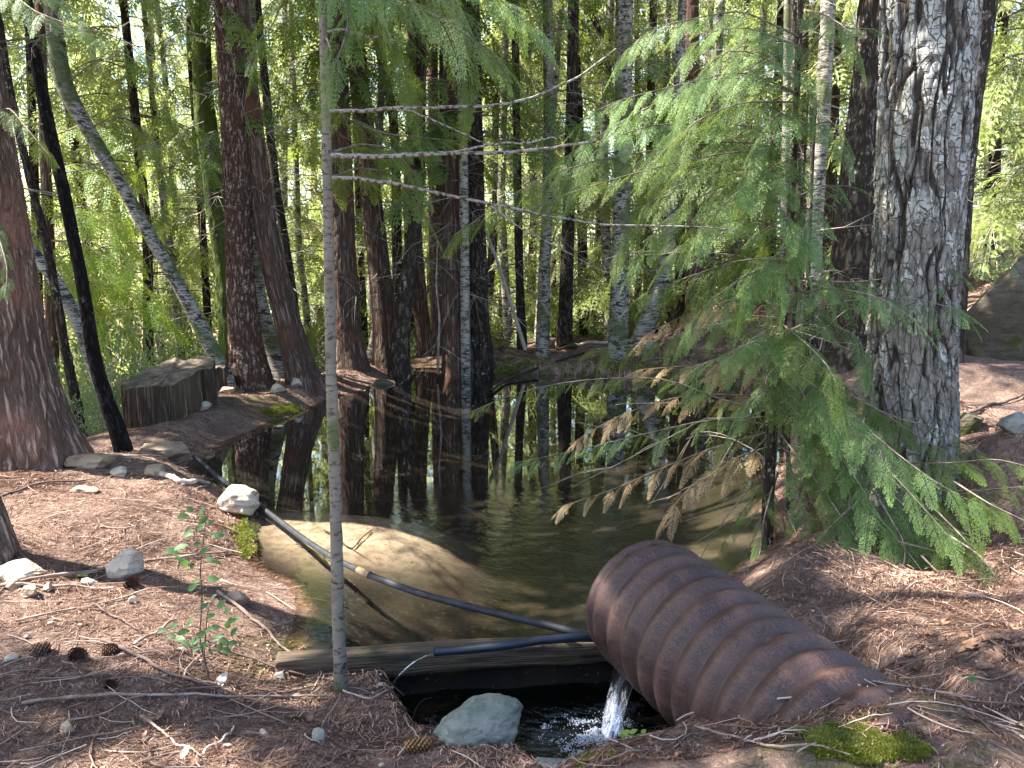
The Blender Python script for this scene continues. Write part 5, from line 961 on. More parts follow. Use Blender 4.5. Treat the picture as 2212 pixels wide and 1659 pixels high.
# ------------------------------------------------------------------ bushes and low greenery
def bush_mesh(seed, n=2600, leaf=.045):
    q = rs(seed); c = nrm(q.normal(size=(n, 3)))*(q.rand(n, 1)**.4); c[:, 2] = np.abs(c[:, 2]); c *= 1+.35*(fbm(c[:, 0:1]*3+9, c[:, 1:2]*3+c[:, 2:3]*2+seed, seed)-.5)*2
    kp = fbm(c[:, 0]*4+3, c[:, 1]*4+c[:, 2]*3, seed+3) > .44; c = c[kp]; n = len(c)
    d = nrm(q.normal(size=(n, 3))+c*.8); e = nrm(np.cross(d, q.normal(size=(n, 3)))); s = leaf*q.uniform(.6, 1.4, (n, 1)); mb = MB()
    mb.add(np.stack([c, c+d*s*.5+e*s*.36, c+d*s, c+d*s*.5-e*s*.36], 1).reshape(-1, 3), np.arange(n*4).reshape(-1, 4), 1, np.repeat(q.rand(n), 4))
    k = 60; P = c[q.randint(0, n, k)]*.95; t = np.linspace(0, 1, 5)[None, :, None]; PP = P[:, None]*t+np.array([0, 0, -.2])*(1-t); PP[..., 2] += .2*np.sin(pi*t[..., 0]); PP[:, 1:-1] += q.normal(0, .03, (k, 3, 3))
    V, Q, U = tubes(PP, np.linspace(.01, .003, 5)*np.ones((k, 1)), 3); mb.add(V, Q, 0, 0., U); return mb
BM = []
for i in range(4):
    o = bush_mesh(i+40).build('foliage', [M['dead_twig'], M['bush_leaf']], smooth=False); BM.append(o.data); bpy.data.objects.remove(o)
for i, (px, py, Y, s, lb) in enumerate([(235, 720, 9.2, .75, 'leafy grey-green bush between the slender black stem and the stump'), (300, 740, 9.8, .8, 'low bush directly behind the big cut stump'), (395, 760, 10.6, .75, 'bush below the leaning birch'), (265, 900, 7.6, .38, 'small bush in front of the pale slanting birch foot'), (210, 850, 7.9, .45, 'bush between the thin dark stem and the black stem'),
   (130, 780, 9.4, .8, 'bush right of the thick red cedar'), (330, 640, 13, 1.2, 'taller bush behind the slim white birch'), (560, 720, 12.5, .9, 'bush glimpsed between lichen-flaked trunk and left-leaning cedar'), (690, 740, 13.5, 1., 'bush behind the foreground sapling on the far side'), (800, 700, 15, 1.1, 'bush behind the second shore cedar'), (1080, 700, 16, 1.1, 'bright bush behind the lone slender stem'), (1270, 680, 16, 1.1, 'bright bush behind the black centre pole'), (1370, 640, 17, 1.2, 'bush on the ridge behind the thick banded birch'), (450, 700, 13, 1., 'bush seen between leaning birch and lichen-flaked trunk'), (940, 690, 17, 1.2, 'bush behind the narrow brown trunk'), (1190, 640, 19, 1.5, 'farthest bush in the bright centre gap'),
   (2180, 480, 12, 1.1, 'sunlit bush at the top of the right slope'), (1600, 600, 17, 1.3, 'bush on the hillside behind the young cedar')]):
    p = at(px, py, Y); z = hgt(p[0], Y); root = empty('bush', (p[0], Y, z), lb, 'bush', 'low bushes in the woods')
    o = bpy.data.objects.new('foliage', BM[i % 4]); COL.objects.link(o); o.parent = root; root.scale = (s, s, max(.6*s, (p[2]-z)*1.1)); root.rotation_euler[2] = i*1.3

# ------------------------------------------------------------------ fallen logs, leaning snags, sticks
def on_ground(pts, lift=.008, n=40, jit=.004, seed=0, bury=None):
    H = hits(pts); P = resample(H, n, 3); q = rs(seed); P[:, :2] += np.cumsum(q.normal(0, jit, (n, 2)), 0)*.5; P[:, 2] = height(P[:, 0], P[:, 1]); 
    k = np.ones(7)/7; P[:, 2] = np.convolve(np.pad(P[:, 2], 3, mode='edge'), k, 'valid')+lift; return P
def stick(name, label, pts, w0, w1, m, cat='stick', group='fallen sticks on the litter', seed=0, forks=()):
    P = on_ground(pts, seed=seed); d = proj(P[0])[2]; d2 = proj(P[-1])[2]; r0, r1 = w0/2*d/F, w1/2*d2/F; P[:, 2] += max(r0, r1)*.5+.004; mb = MB(); q = rs(seed)
    P[:, 2] += .006*np.sin(np.linspace(0, 9+seed % 5, len(P)))
    V, Q, U = tubes(P, np.linspace(r0, r1, len(P))*(1+.12*q.normal(size=len(P))), 7); mb.add(V, Q, 0, 0., U)
    for f in forks:
        i = int(f[0]*(len(P)-1)); tp = hit(*f[1]); tp[2] += .012; k = np.linspace(0, 1, 14)[:, None]; B = P[i]*(1-k)+tp*k+q.normal(0, .002, (14, 3)); V, Q, U = tubes(B, np.linspace(r0*.6, r1*.5, 14), 5); mb.add(V, Q, 0, 0., U)
    return tag(mb.build(name, [m]), label, cat, group)
M['stick'] = plain_mat('stick_bark', (.13, .09, .07), (.3, .22, .18), 22., c2=(.34, .29, .24), bump=.003)
M['stick_dark'] = plain_mat('dark_stick_bark', (.06, .04, .035), (.14, .1, .085), 22., bump=.003)
M['stick_pale'] = plain_mat('pale_stick_bark', (.3, .25, .2), (.45, .39, .33), 22., bump=.003)
ST = [([(32, 1265), (150, 1250), (260, 1222), (400, 1210), (560, 1190)], 8, 3, 'stick', 'long stick slanting up right from below the near trunk, under the pale pointed rock'), ([(0, 1275), (60, 1272), (170, 1275), (240, 1278)], 8, 4, 'stick', 'stick with a bent end just below the long slanting stick at the left edge'),
 ([(35, 1348), (130, 1330), (260, 1300), (380, 1280)], 5, 2, 'stick', 'thin straight stick above the two dark cones'), ([(48, 1530), (120, 1522), (240, 1512), (380, 1508), (470, 1512), (560, 1518), (700, 1512)], 8, 4, 'stick', 'long pale-brown stick lying level across the lower left'), ([(220, 1390), (290, 1420), (370, 1460), (470, 1495), (560, 1525), (650, 1540)], 9, 4, 'stick_dark', 'dark curved stick running from the leafy shoot area down toward the sapling foot'),
 ([(100, 1592), (200, 1560), (300, 1520), (380, 1498)], 5, 3, 'stick', 'thin stick crossing over the long level stick at left'), ([(470, 1285), (530, 1330), (590, 1385), (640, 1425)], 8, 5, 'stick', 'stick slanting down from the leafy shoot to the timber end'), ([(430, 1390), (560, 1440), (690, 1470), (800, 1500), (900, 1530)], 5, 2, 'stick_dark', 'thin dark stick passing below the sapling foot'),
 ([(740, 1500), (800, 1518), (900, 1530), (930, 1528)], 4, 2, 'stick_pale', 'thin pale stick pointing at the big boulder'), ([(350, 1030), (385, 1045), (420, 1048), (455, 1050)], 13, 9, 'stick_pale', 'pale knobbly branch stub left of the sunlit rock'), ([(0, 1080), (60, 1055), (130, 1045), (200, 1040)], 6, 3, 'stick_dark', 'thin stick on the sunny bank at the left edge'), ([(140, 985), (250, 988), (350, 994), (400, 998)], 6, 3, 'stick', 'stick lying along the foot of the thick red cedar'),
 ([(1300, 1658), (1420, 1625), (1500, 1595), (1560, 1588)], 6, 3, 'stick_dark', 'stick along the rim beside the falling water'), ([(1500, 1580), (1600, 1600), (1700, 1625), (1850, 1650)], 7, 4, 'stick', 'pinkish stick curving below the rusty pipe'), ([(1640, 1608), (1760, 1590), (1880, 1560), (1960, 1540)], 4, 2, 'stick_pale', 'thin stick running along the top of the moss patch'), ([(1720, 1640), (1800, 1610), (1900, 1580), (1970, 1575)], 4, 2, 'stick', 'curved tan stick lying over the moss patch'),
 ([(1985, 1495), (2060, 1490), (2130, 1480), (2200, 1450)], 4, 2, 'stick', 'thin stick right of the buried pipe end'), ([(2060, 905), (2110, 895), (2160, 875), (2212, 850)], 8, 5, 'stick_dark', 'branch lying on the right slope beside the huge pale trunk'), ([(2060, 1010), (2090, 990), (2120, 960)], 5, 2, 'stick_pale', 'thin bent stick on the right slope below the branch'), ([(860, 1640), (900, 1600), (880, 1560)], 3, 2, 'stick_pale', 'thin upright-lying twig by the orange cone'), ([(960, 1612), (1030, 1620), (1120, 1650)], 4, 2, 'stick', 'short stick below the big boulder'), ([(440, 1640), (480, 1605), (500, 1585)], 6, 4, 'stick_pale', 'short pale stick at the bottom left of centre'),
 ([(320, 1565), (370, 1600), (430, 1640)], 6, 4, 'stick', 'short stick slanting at the bottom, left of the short pale stick'), ([(290, 1400), (340, 1372), (382, 1345)], 8, 5, 'stick', 'stubby stick between the cones and the leafy shoot'), ([(620, 1425), (730, 1460), (640, 1520)], 5, 3, 'stick', 'crooked stick beside the sapling foot'), ([(1080, 1658), (1120, 1600), (1160, 1560), (1130, 1530)], 3, 1.5, 'stick_dark', 'dark twig reaching over the outlet pool from the boulder'), ([(200, 1310), (250, 1340), (300, 1370)], 5, 3, 'stick_dark', 'short dark stick below the pale pointed rock')]
for i, (pts, a, b, m, lb) in enumerate(ST): stick('stick', lb, pts, a, b, M[m], seed=i+3)
for pts, wd, m, lb, cat, nm in [([(1180, 752), (1240, 738), (1320, 722), (1400, 708)], 16, 'stick', 'reddish fallen log on the far bank right of the black centre pole', 'log', 'fallen_log'), ([(1050, 762), (1120, 752), (1180, 740)], 12, 'stick_dark', 'dark fallen log at the foot of the lone slender stem', 'log', 'fallen_log'), ([(1480, 690), (1560, 672), (1660, 660)], 12, 'stick_dark', 'fallen log across the hillside behind the young cedar', 'log', 'fallen_log'), ([(1220, 745), (1300, 745), (1390, 740)], 9, 'stick_pale', 'pale thin log in front of the reddish log', 'log', 'fallen_log')]:
    stick(nm, lb, pts, wd, wd*.7, M[m], cat, None, seed=len(lb))
def pole(label, pts, Y, r0, r1, m):
    P = resample([at(x, y, Y+d) for x, y, d in pts], 30, 3); V, Q, U = tubes(P, np.linspace(r0, r1, 30), 8); tag(mesh_np('leaning_pole', V, [Q], m, None, None, U), label, 'dead branch')
pole('pale bare pole leaning between the twin cedars and the lone slender stem', [(1135, 755, 0), (1105, 660, 0), (1080, 580, .1), (1050, 500, .2)], 12.6, .035, .025, M['stick_pale'])
pole('thin dead stem leaning right of the twin cedars', [(1065, 765, 0), (1045, 700, 0), (1035, 640, 0), (1050, 560, 0)], 12.4, .02, .012, M['stick_pale'])
pole('crooked dead sapling in front of the narrow brown trunk', [(945, 805, 0), (948, 730, 0), (950, 690, 0), (942, 620, 0), (945, 520, 0)], 11.2, .02, .01, M['stick'])
pole('black pipe-like pole lying from the far bank into the pond', [(1060, 845, -1.5), (1090, 822, -.6), (1160, 795, .2), (1260, 762, 1.)], 11.4, .02, .02, M['hose'])

# ------------------------------------------------------------------ sunken twigs on the sandy bottom
for i, (pts, lb) in enumerate([([(770, 1092), (850, 1084), (930, 1084), (960, 1078)], 'branched twig lying in the shallow water right of the sapling'), ([(700, 1150), (760, 1190), (800, 1150)], 'thin twig under the sunlit shallow water beside the sapling'), ([(640, 1180), (690, 1200), (720, 1240)], 'twig in the shallows below the hose')]):
    stick('stick', lb, pts, 4, 2, M['stick_dark'], seed=70+i, group=None, forks=[(.4, (pts[1][0]+40, pts[1][1]+25)), (.6, (pts[1][0]+20, pts[1][1]-20))])

# ------------------------------------------------------------------ needle litter and twigs
q = rs(17)
def litter(n, xr, yr, l0, l1, wd, seed):
    q = rs(seed); x = q.uniform(*xr, n); y = yr[0]+(yr[1]-yr[0])*q.rand(n)**1.3; cl = fbm(x*3, y*3, 77, 3); kp = (sd_pond(x, y) > .0+.1*(cl-.5)) & (sd_low(x, y) > .03) & (height(x, y) > -.2+9*(y < 0)) & (q.rand(n) < .35+1.3*ss(.35, .6, cl)); x, y = x[kp], y[kp]; n = len(x)
    flow = (fbm(x*1.1, y*1.1, 88, 2)-.5)*5; a = flow+q.normal(0, .75, n); L = q.uniform(l0, l1, n); bend = q.normal(0, .35, n); lift = np.abs(q.normal(0, .006, n)); w_ = wd*q.uniform(.6, 1.5, n)
    P = []
    for k, t in enumerate((-.5, 0, .5)):
        aa = a+bend*t; P.append(np.stack([x+np.cos(aa)*L*t, y+np.sin(aa)*L*t], 1))
    sd = np.stack([-np.sin(a), np.cos(a)], 1)*w_[:, None]*.5; V = np.zeros((n, 6, 3)); tl = q.normal(0, .08, n)*L
    for k in range(3):
        wk = 1 if k == 1 else .35
        for j, s in ((0, 1), (1, -1)):
            V[:, k*2+j, :2] = P[k]+sd*s*wk
        z = height(P[k][:, 0], P[k][:, 1]); V[:, k*2, 2] = z+.002+lift+(k-1)*tl*.5; V[:, k*2+1, 2] = z+.0025+lift+(k-1)*tl*.5+w_*.3
    V[:, :, 2] = np.maximum(V[:, :, 2], 0*V[:, :, 2]-9); b = (np.arange(n)*6)[:, None]; Q = np.concatenate([b+np.array([0, 1, 3, 2]), b+np.array([2, 3, 5, 4])])
    return V.reshape(-1, 3), Q, np.repeat(np.clip(q.beta(1.6, 2.2, n), 0, 1), 6)
mb = MB()
for a in ((150000, (-3.8, 2.6), (1.95, 5.2), .018, .06, .0026, 1), (80000, (-5, 3.4), (4.6, 9.5), .025, .065, .004, 2), (35000, (-3.5, 5), (9.5, 14), .05, .12, .009, 3), (30000, (.9, 3.4), (1.6, 5), .015, .045, .0026, 4)):
    V, Q, A_ = litter(*a); mb.add(V, Q, 0, A_)
tag(mb.build('needle_litter', [tint_mat('needles', [(0, (.1, .052, .038)), (.35, (.26, .15, .105)), (.7, (.42, .28, .215)), (1, (.55, .43, .35))])], smooth=False), 'red-brown carpet of fallen needles over the banks', 'needle litter', kind='stuff')
n = 1900; x = q.uniform(-3.6, 3, n); y = 1.95+q.rand(n)**1.4*6.5; kp = (sd_pond(x, y) > .03) & (sd_low(x, y) > .08); x, y = x[kp], y[kp]; n = len(x); a = (fbm(x*1.1, y*1.1, 88, 2)-.5)*4+q.normal(0, .8, n); L = q.uniform(.06, .42, n)**1.0; t = np.linspace(-.5, .5, 6); cv = q.normal(0, .5, n)
P = np.zeros((n, 6, 3)); aa = a[:, None]+cv[:, None]*t; P[..., 0] = x[:, None]+np.cos(aa)*L[:, None]*t; P[..., 1] = y[:, None]+np.sin(aa)*L[:, None]*t; P[..., :2] += q.normal(0, .003, (n, 6, 2)); P[..., 2] = height(P[..., 0], P[..., 1]).mean(1)[:, None]*.5+height(P[..., 0], P[..., 1])*.5+.006+q.rand(n)[:, None]*.014+q.normal(0, .04, n)[:, None]*t*L[:, None]
rad = q.uniform(.0012, .0034, n)[:, None]*(1.2-.5*(t+.5)); V, Q, U = tubes(P, rad, 4)
tag(mesh_np('twig_litter', V, [Q], tint_mat('twigs', [(0, (.09, .05, .035)), (.5, (.22, .15, .115)), (1, (.42, .34, .28))]), None, {'tint': np.repeat(q.rand(n), 24)}, U), 'thin broken twigs tangled over the needle litter', 'twigs', kind='stuff')

# ------------------------------------------------------------------ dry leaves
def maple(seed):
    q = rs(seed); k = 44; th = np.linspace(-pi*.92, pi*.92, k); lob = sum(np.exp(-((th-c)/wd)**2)*h for c, wd, h in ((0, .26, 1.), (.95, .24, .9), (-.95, .24, .88), (1.9, .26, .62), (-1.9, .26, .6)))
    rad = .33+.67*lob+.07*np.abs(np.sin(th*9)); nr = 7; V = [[0, 0, 0]]; A_ = q.uniform(-1, 1, 4)
    for j in range(1, nr+1):
        s = j/nr
        for t_, r_ in zip(th, rad): V.append([cos(t_)*r_*s, sin(t_)*r_*s, 0])
    V = np.array(V); x, y = V[:, 0], V[:, 1]; V[:, 2] = .45*(x*x*A_[0]+y*y*abs(A_[1])*1.2)+.16*np.sin(x*5+A_[2]*3)*y+.1*np.sin(y*7+A_[3]*4)+.04*fbm(x*5+4, y*5+4, seed); V[:, 0] -= V[:, 0]*.25*(V[:, 2] > .15)
    f3 = [[0, 1+i, 2+i] for i in range(k-1)]; f4 = []
    for j in range(nr-1):
        for i in range(k-1): f4.append([1+j*k+i, 1+(j+1)*k+i, 2+(j+1)*k+i, 2+j*k+i])
    return mesh_np('dry_leaf', V*.5, [np.array(f3), np.array(f4)], M['dry_leaf'], None, {'tint': np.full(len(V), q.rand())})
def leaf_oval(seed, m, nm='leaf', curl=.3, wr=.45):
    q = rs(seed); k = 9; V = []; Fq = []
    for i in range(k):
        t = i/(k-1); w_ = wr*sin(pi*min(1, t**.85))**.8
        for j, s in enumerate((-1, -.5, 0, .5, 1)): V.append([t-.5, s*w_*.5, curl*(abs(s)*w_*.5)-curl*.5*(t-.5)**2+.01*sin(t*20)])
    for i in range(k-1):
        for j in range(4): Fq.append([i*5+j, i*5+j+1, (i+1)*5+j+1, (i+1)*5+j])
    return mesh_np(nm, np.array(V), [np.array(Fq)], m, None, {'tint': np.full(len(V), q.rand())})
m, t, out = mat('dry_leaf'); oi = nd(t, 'ObjectInfo', 4); g_ = objc(t); cl_ = mix(t, oi, (.27, .155, .1), (.44, .31, .2)); cl_ = mix(t, mr(t, noise(t, g_, 6., 4.), .45, .65), cl_, (.15, .075, .045))
b_ = nd(t, 'BsdfPrincipled', 0, None, Base_Color=cl_, Roughness=.6, Specular_IOR_Level=.3); t.links.new(nd(t, 'MixShader', 0, None, i0=.18, i1=b_, i2=nd(t, 'BsdfTranslucent', 0, None, Color=cl_)), out.inputs[0]); M['dry_leaf'] = m
ML = [maple(i+3) for i in range(6)]; MD = [o.data for o in ML]; [bpy.data.objects.remove(o) for o in ML]
def scatter_leaves(L, label, group, seed):
    q = rs(seed); H = hits([(a, b) for a, b, c in L])
    for (px, py, s), p in zip(L, H):
        if float(sd_pond(p[0:1], p[1:2])[0]) < 0: p[2] = ZW
        o = bpy.data.objects.new('dry_leaf', MD[q.randint(6)]); COL.objects.link(o); d = proj(p)[2]; sz = s*d/F; o.scale = (sz, sz, sz); o.location = (p[0], p[1], p[2]+.012+sz*.06); o.rotation_euler = (q.normal(0, .5), q.normal(0, .5), q.uniform(0, 6.28)); tag(o, label, 'leaf', group)
scatter_leaves([(1985, 1395, 46), (2010, 1420, 50), (2060, 1432, 56), (2100, 1405, 64), (2150, 1420, 70), (2120, 1445, 60), (1960, 1425, 34), (2190, 1405, 50), (2165, 1385, 46), (2040, 1385, 40), (2080, 1380, 44), (2005, 1375, 40), (2130, 1392, 46), (1940, 1440, 34), (2200, 1440, 50), (2080, 1460, 40), (1975, 1455, 36), (2140, 1470, 36), (2030, 1350, 40), (2180, 1360, 40)], 'curled tan maple leaf in the heap right of the buried pipe end', 'maple leaves heaped right of the pipe', 1)
scatter_leaves([(1090, 905, 1), ][:0]+[(640, 1556, 50), (675, 1560, 44), (780, 1565, 40), (860, 1570, 46), (930, 1560, 36), (905, 1588, 34), (990, 1630, 30), (1060, 1615, 36), (830, 1600, 30), (760, 1625, 36), (1150, 1612, 24), (700, 1640, 40), (660, 1625, 44), (1010, 1650, 26)], 'brown maple leaf on the litter between the sapling foot and the boulder', 'maple leaves near the boulder', 2)
scatter_leaves([(320, 1565, 46), (345, 1555, 40), (400, 1530, 34), (580, 1540, 24), (470, 1630, 40), (310, 1600, 40), (420, 1655, 36), (830, 1530, 20)], 'reddish crumpled leaf in the lower left litter', 'crumpled leaves at lower left', 3)
scatter_leaves([(2090, 1090, 44), (2130, 1110, 40), (2170, 1075, 40), (2100, 960, 30), (2150, 930, 30), (2190, 910, 26), (2070, 870, 26), (2160, 980, 30), (2195, 1150, 44), (2110, 1020, 30)], 'brown leaf lying on the right slope beside the huge pale trunk', 'leaves on the right slope', 4)
scatter_leaves([(1900, 1630, 20), (1975, 1490, 20), (1640, 1640, 22), (1570, 1605, 26), (1590, 1635, 18), (1420, 1632, 30), (1405, 1615, 36), (1460, 1640, 22), (2100, 1560, 20), (2050, 1600, 16)], 'small dry leaf along the bank below the rusty pipe', 'small leaves below the pipe', 5)
q = rs(31); scatter_leaves([(q.uniform(1050, 1500), q.uniform(735, 790), 14) for _ in range(26)], 'dead leaf on the shaded far bank', 'leaves on the far bank', 6)
m, t, out = mat('pale_leaf'); surf(t, out, (.5, .45, .36), .5, .4); M['pale_leaf'] = m
for px, py, s, rz, lb in [(478, 1480, 46, 1.15, 'pale oval leaf standing on the litter below the leafy shoot'), (400, 1635, 32, 1.2, 'pale oval leaf near the bottom edge at left'), (820, 1280, 24, .4, 'small white leaf')][:2]+[(607, 942, 16, .3, 'whitish leaf floating near the left end of the pond')]:
    o = leaf_oval(int(px), M['pale_leaf']); p = hit(px, py); p[2] = max(p[2], ZW); sz = s*proj(p)[2]/F; o.scale = (sz, sz, sz); o.location = (p[0], p[1], p[2]+(.02 if py > 1000 else .006)); o.rotation_euler = (.5 if py > 1000 else 0, -.5 if py > 1000 else 0, rz); tag(o, lb, 'leaf')
m, t, out = mat('yellow_leaf'); surf(t, out, (.35, .42, .06), .5, .4); M['yellow_leaf'] = m
o = leaf_oval(9, M['yellow_leaf'], wr=.7); p = hit(177, 1690-440); sz = 28*proj(p)[2]/F; o.scale = (sz,)*3; o.location = (p[0], p[1], p[2]+.015); tag(o, 'bright yellow-green leaf on the litter left of the pale pointed rock', 'leaf')

# ------------------------------------------------------------------ cones
def cone(px, py, wpx, m, label, seed, long=1.7):
    q = rs(seed); p = hit(px, py); R = wpx/2*proj(p)[2]/F/1.; mb = MB(); n = 90
    V, Fc = ICO[3]; mb.add(V*np.array([long*.78, .62, .62]), Fc, 0, .1)
    for i in range(n):
        t = (i+.5)/n; a = i*2.39996; xx = long*(1-2*t)*.92; rr_ = .78*sqrt(max(0, 1-(xx/long)**2))+.12; N = np.array([0, cos(a), sin(a)]); Tn = np.array([0, -sin(a), cos(a)]); X = np.array([1., 0, 0])
        c = np.array([xx, 0, 0])+N*rr_*.75; tip = N*.34+X*.3; w_ = .2; up = .04
        Vs = [c-Tn*w_*.6, c+Tn*w_*.6, c+tip*.7+Tn*w_, c+tip, c+tip*.7-Tn*w_]; Vs = np.array(Vs); mb.add(np.vstack([Vs, Vs-X*.05]), [np.array([[0, 1, 2, 4], [6, 5, 9, 7]]), np.array([[2, 3, 4], [8, 9, 7]])], 0, q.uniform(.3, 1))
    o = mb.build('pine_cone', [m], smooth=False); o.scale = (R/long,)*3; o.location = (p[0], p[1], p[2]+R*.45); o.rotation_euler = (q.uniform(-.1, .1), 0, q.uniform(-.5, .6)); return tag(o, label, 'cone')
CD = tint_mat('dark_cone', [(0, (.04, .022, .017)), (1, (.17, .1, .075))]); CO = tint_mat('orange_cone', [(0, (.05, .025, .012)), (1, (.3, .17, .07))])
cone(86, 1412, 40, CD, 'dark round cone at the left, the leftmost of three', 1, 1.15); cone(166, 1424, 42, CD, 'dark round cone in the middle of the three at left', 2, 1.2); cone(236, 1412, 36, CD, 'dark cone, rightmost of the three at left', 3, 1.2); cone(284, 1268, 36, CD, 'dark cone just below the pale pointed rock', 4, 1.2); cone(238, 1486, 30, CD, 'small brown cone below the three dark cones', 5, 1.2)
cone(900, 1622, 62, CO, 'orange-brown open cone in the litter left of the boulder', 6, 1.8)

# ------------------------------------------------------------------ leafy shoot in the left foreground and small plants
M['shoot_leaf'] = leaf_mat('shoot_leaf', (.05, .11, .045), (.07, .15, .05), trans=.35, tcol=(.25, .42, .08), rough=.5, spec=.25)
def shoot(label, stem, leaves, Yoff=0, name='seedling', cat='plant', ms='shoot_leaf', r0=.004):
    b = hit(*stem[0]); Y = b[1]; root = empty(name, b, label, cat); P = resample([at(x, y, Y+.02*i) for i, (x, y) in enumerate(stem)], 30, 3); P[0] = b
    V, Q, U = tubes(P-b, np.linspace(r0, r0*.35, 30), 6); mesh_np('stem', V, [Q], M['stick_dark'], None, None, U, True, root); q = rs(len(leaves))
    for px, py, s, a in leaves:
        c = at(px, py, Y+q.uniform(-.06, .08)); d = proj(c)[2]; sz = .85*s*d/F; j = int(np.argmin(np.abs(P[:, 2]-(c[2]-.02)))); mb = MB()
        k = 7; V = []; X = np.array([cos(a), q.uniform(-.4, .4), sin(a)]); X = nrm(X); N = nrm(np.array([q.normal(0, .4), -.7, .7+q.normal(0, .3)])); Yd = nrm(np.cross(N, X)); N = np.cross(X, Yd)
        for i in range(k):
            t_ = i/(k-1); w_ = .52*sin(pi*min(1, t_**.9))**.75+.01*(i % 2)
            for s_ in (-1, 0, 1): V.append(c-b+X*(t_-.5)*sz+Yd*s_*w_*.5*sz+N*(abs(s_)*.1*w_-.25*(t_-.5)**2)*sz)
        Fq = [[i*3+jj, i*3+jj+1, (i+1)*3+jj+1, (i+1)*3+jj] for i in range(k-1) for jj in (0, 1)]; mb.add(np.array(V), np.array(Fq), 0, q.rand())
        t_ = np.linspace(0, 1, 5)[:, None]; V, Q, U = tubes((P[j]-b)*(1-t_)+(c-b-X*.5*sz)*t_, np.full(5, .0012), 4); mb.add(V, Q, 1, 0., U); mb.build('leaf', [M[ms], M['stick_dark']], root)
shoot('leafy green shoot with oval leaves growing on the left bank', [(445, 1440), (430, 1380), (437, 1300), (432, 1230), (440, 1160), (448, 1100)], [(395, 1116, 28, .1), (410, 1100, 26, -.3), (435, 1105, 30, .9), (440, 1122, 30, .7), (432, 1138, 32, .8), (455, 1130, 24, .6), (405, 1155, 32, .3), (408, 1142, 24, .4), (470, 1157, 36, .05), (480, 1150, 18, .3), (390, 1182, 40, .3), (425, 1175, 24, .4), (372, 1190, 34, 2.8), (440, 1190, 26, .8), (398, 1215, 34, 2.2), (415, 1222, 26, .9), (405, 1235, 26, 1.1), (455, 1210, 30, -.3), (470, 1215, 24, -.6), (460, 1250, 34, .0), (425, 1255, 22, .4), (415, 1268, 32, .7), (360, 1196, 20, .2), (385, 1206, 22, 2.5)])
shoot('bushy low clump of green leaves at the foot of the leafy shoot', [(452, 1470), (440, 1420), (445, 1360), (450, 1310), (470, 1280)], [(478, 1305, 34, .8), (490, 1320, 30, .6), (500, 1340, 26, .3), (440, 1310, 26, .6), (455, 1330, 24, .2), (350, 1362, 30, .2), (375, 1352, 28, .5), (395, 1365, 30, .2), (410, 1345, 34, .7), (388, 1380, 34, .1), (400, 1392, 30, -.2), (420, 1385, 30, .4), (435, 1370, 32, .5), (450, 1362, 30, .8), (465, 1355, 28, .1), (470, 1378, 32, .4), (440, 1395, 32, 1.1), (425, 1402, 28, .2), (455, 1405, 30, 2.), (492, 1350, 30, 1.2), (505, 1365, 30, .9), (485, 1385, 32, -.4), (502, 1390, 32, .2), (510, 1338, 26, .6), (490, 1405, 30, -.3), (475, 1398, 26, 1.4), (370, 1375, 26, .1), (460, 1290, 26, .7)])
shoot('small bright green bramble sprig right of the falling water', [(1352, 1618), (1365, 1600), (1380, 1590)], [(1352, 1582, 26, .2), (1368, 1580, 24, .6), (1385, 1592, 28, -.1), (1345, 1590, 20, 2.6), (1390, 1580, 20, .8)], ms='frond_sun', r0=.002)
shoot('tiny pale green plant right of the buried pipe end', [(2085, 1482), (2088, 1474), (2092, 1468)], [(2068, 1474, 26, .1), (2100, 1466, 26, .2), (2080, 1466, 20, 1.2), (2112, 1474, 18, -.2)], ms='shoot_leaf', r0=.002)

# ------------------------------------------------------------------ moss cushions
def moss(label, pts, n, seed, h=.014):
    H = hits(pts); poly = [tuple(a[:2]) for a in H]; Pn = np.array(poly); q = rs(seed); x = q.uniform(Pn[:, 0].min(), Pn[:, 0].max(), n); y = q.uniform(Pn[:, 1].min(), Pn[:, 1].max(), n); d = -sdpoly(x, y, poly)+(fbm(x*20, y*20, seed)-.5)*.12
    kp = d > 0; x, y, d = x[kp], y[kp], d[kp]; n = len(x); cush = fbm(x*16, y*16, seed+5); z = height(x, y)+.02*cush*ss(0, .05, d)+.002; a = q.uniform(0, 6.28, n); s = h*q.uniform(.5, 1.2, n); w_ = s*.3
    dx = np.stack([np.cos(a)*w_, np.sin(a)*w_, 0*a], 1); tip = np.stack([q.normal(0, .4, n)*s, q.normal(0, .4, n)*s, s], 1); c = np.stack([x, y, z], 1)
    V = np.stack([c-dx, c+tip*.5-dx*.2+dx*.9, c+tip, c+tip*.5-dx*1.], 1).reshape(-1, 3)
    tag(mesh_np('moss_patch', V, [np.arange(n*4).reshape(-1, 4)], M['moss'], None, {'tint': np.repeat(np.clip(cush*1.6-.4+q.rand(n)*.3, 0, 1), 4)}, None, False), label, 'moss', kind='stuff')
M['moss'] = leaf_mat('moss', (.07, .08, .014), (.19, .205, .035), trans=.25, tcol=(.3, .32, .05), var=.4)
moss('bright yellow-green moss on the pond edge below the pale sunlit rock', [(520, 1095), (545, 1105), (560, 1150), (552, 1190), (535, 1212), (512, 1200), (505, 1160), (520, 1130)], 26000, 1, .016)
moss('green moss patch in front of the rusty pipe at the bottom right', [(1715, 1590), (1780, 1568), (1880, 1572), (1960, 1600), (2020, 1640), (1900, 1659), (1760, 1640)], 60000, 2, .011)
moss('moss skirt on the front of the pale sunlit rock', [(470, 1085), (520, 1078), (530, 1100), (480, 1104)], 9000, 3, .016)
moss('dull moss fringe along the far left shore', [(570, 890), (640, 876), (650, 890), (590, 905)], 9000, 4, .03)
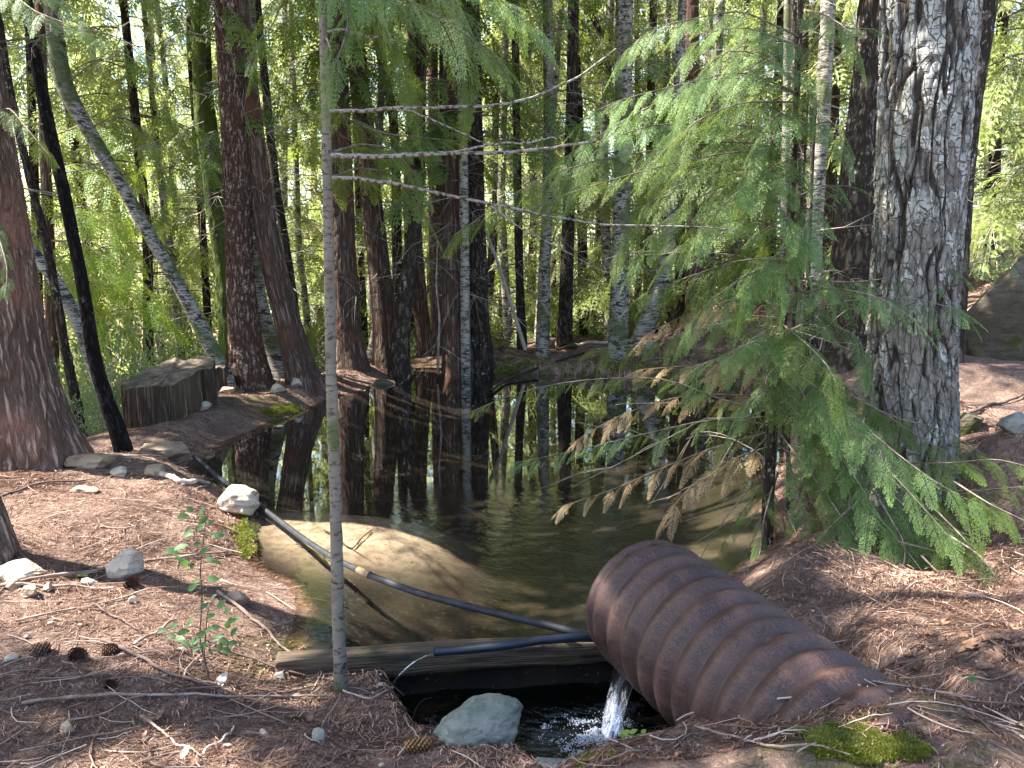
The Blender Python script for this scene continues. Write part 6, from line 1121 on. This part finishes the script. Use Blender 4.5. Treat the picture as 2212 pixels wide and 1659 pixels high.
moss('moss along the shaded far shore', [(960, 802), (1100, 792), (1300, 800), (1500, 822), (1490, 836), (1250, 812), (1100, 808), (980, 806)], 40000, 5, .03)
moss('small moss pad at the bottom edge below the falling water', [(1230, 1640), (1290, 1628), (1330, 1640), (1300, 1655), (1240, 1656)], 8000, 6, .01)
# dripping moss under the pipe lip
q = rs(4); n = 260; th = q.normal(0, .16, n); N = -np.array(PB)*(-1 if PB[2] < 0 else 1); base = PIPE0+PAX*.02+N[None]*PR*np.cos(th)[:, None]+PA[None]*PR*(np.sin(th)-.2)[:, None]; L = q.uniform(.02, .11, n)*np.exp(-((th+.05)/.15)**2)
P = base[:, None]+np.stack([q.normal(0, .004, (n, 5)), q.normal(0, .004, (n, 5)), -L[:, None]*np.linspace(0, 1, 5)], -1); V, Q, U = tubes(P, np.linspace(.006, .002, 5)*np.ones((n, 1)), 4)
tag(mesh_np('hanging_moss', V, [Q], plain_mat('wet_moss', (.012, .016, .008), (.035, .045, .015), 60., rough=.4, spec=.5), None, None, U), 'dark wet moss dripping from the lower lip of the rusty pipe', 'moss')

# ------------------------------------------------------------------ distant shed seen through the trunks
def shed():
    c = at(585, 705, 23); z = c[2]; root = empty('shed', (c[0], c[1], hgt(c[0], c[1])), 'dark shed with a pale corrugated roof glimpsed beyond the left-leaning cedar', 'shed'); o = np.array(root.location)
    def bx(nm, a, b, m):
        a = np.array(a); b = np.array(b); V = np.array([[x, y, zz] for zz in (a[2], b[2]) for y in (a[1], b[1]) for x in (a[0], b[0])]); mesh_np(nm, V-o, [np.array([[0, 1, 3, 2], [4, 6, 7, 5], [0, 4, 5, 1], [1, 5, 7, 3], [3, 7, 6, 2], [2, 6, 4, 0]])], m, None, None, None, False, root)
    dk = plain_mat('dark_boards', (.03, .028, .025), (.07, .06, .05), 8., stretch=(6, 6, 1)); bx('wall', (c[0]-1.2, c[1], o[2]-.3), (c[0]+1.2, c[1]+2, z), dk)
    n = 80; x = np.linspace(-1.4, 1.4, n); V = []
    for yy, zz in ((-.25, -.05), (1., .35), (2.2, -.05)): V += [[c[0]+a, c[1]+yy, z+.03+zz+.025*sin(a*40)] for a in x]
    I = np.arange(3*n).reshape(3, n); mesh_np('roof', np.array(V)-o, [np.stack([I[:-1, :-1], I[:-1, 1:], I[1:, 1:], I[1:, :-1]], -1).reshape(-1, 4)], plain_mat('roof_sheet', (.5, .52, .55), (.62, .64, .66), 5., rough=.4, spec=.5), None, None, None, True, root)
shed()
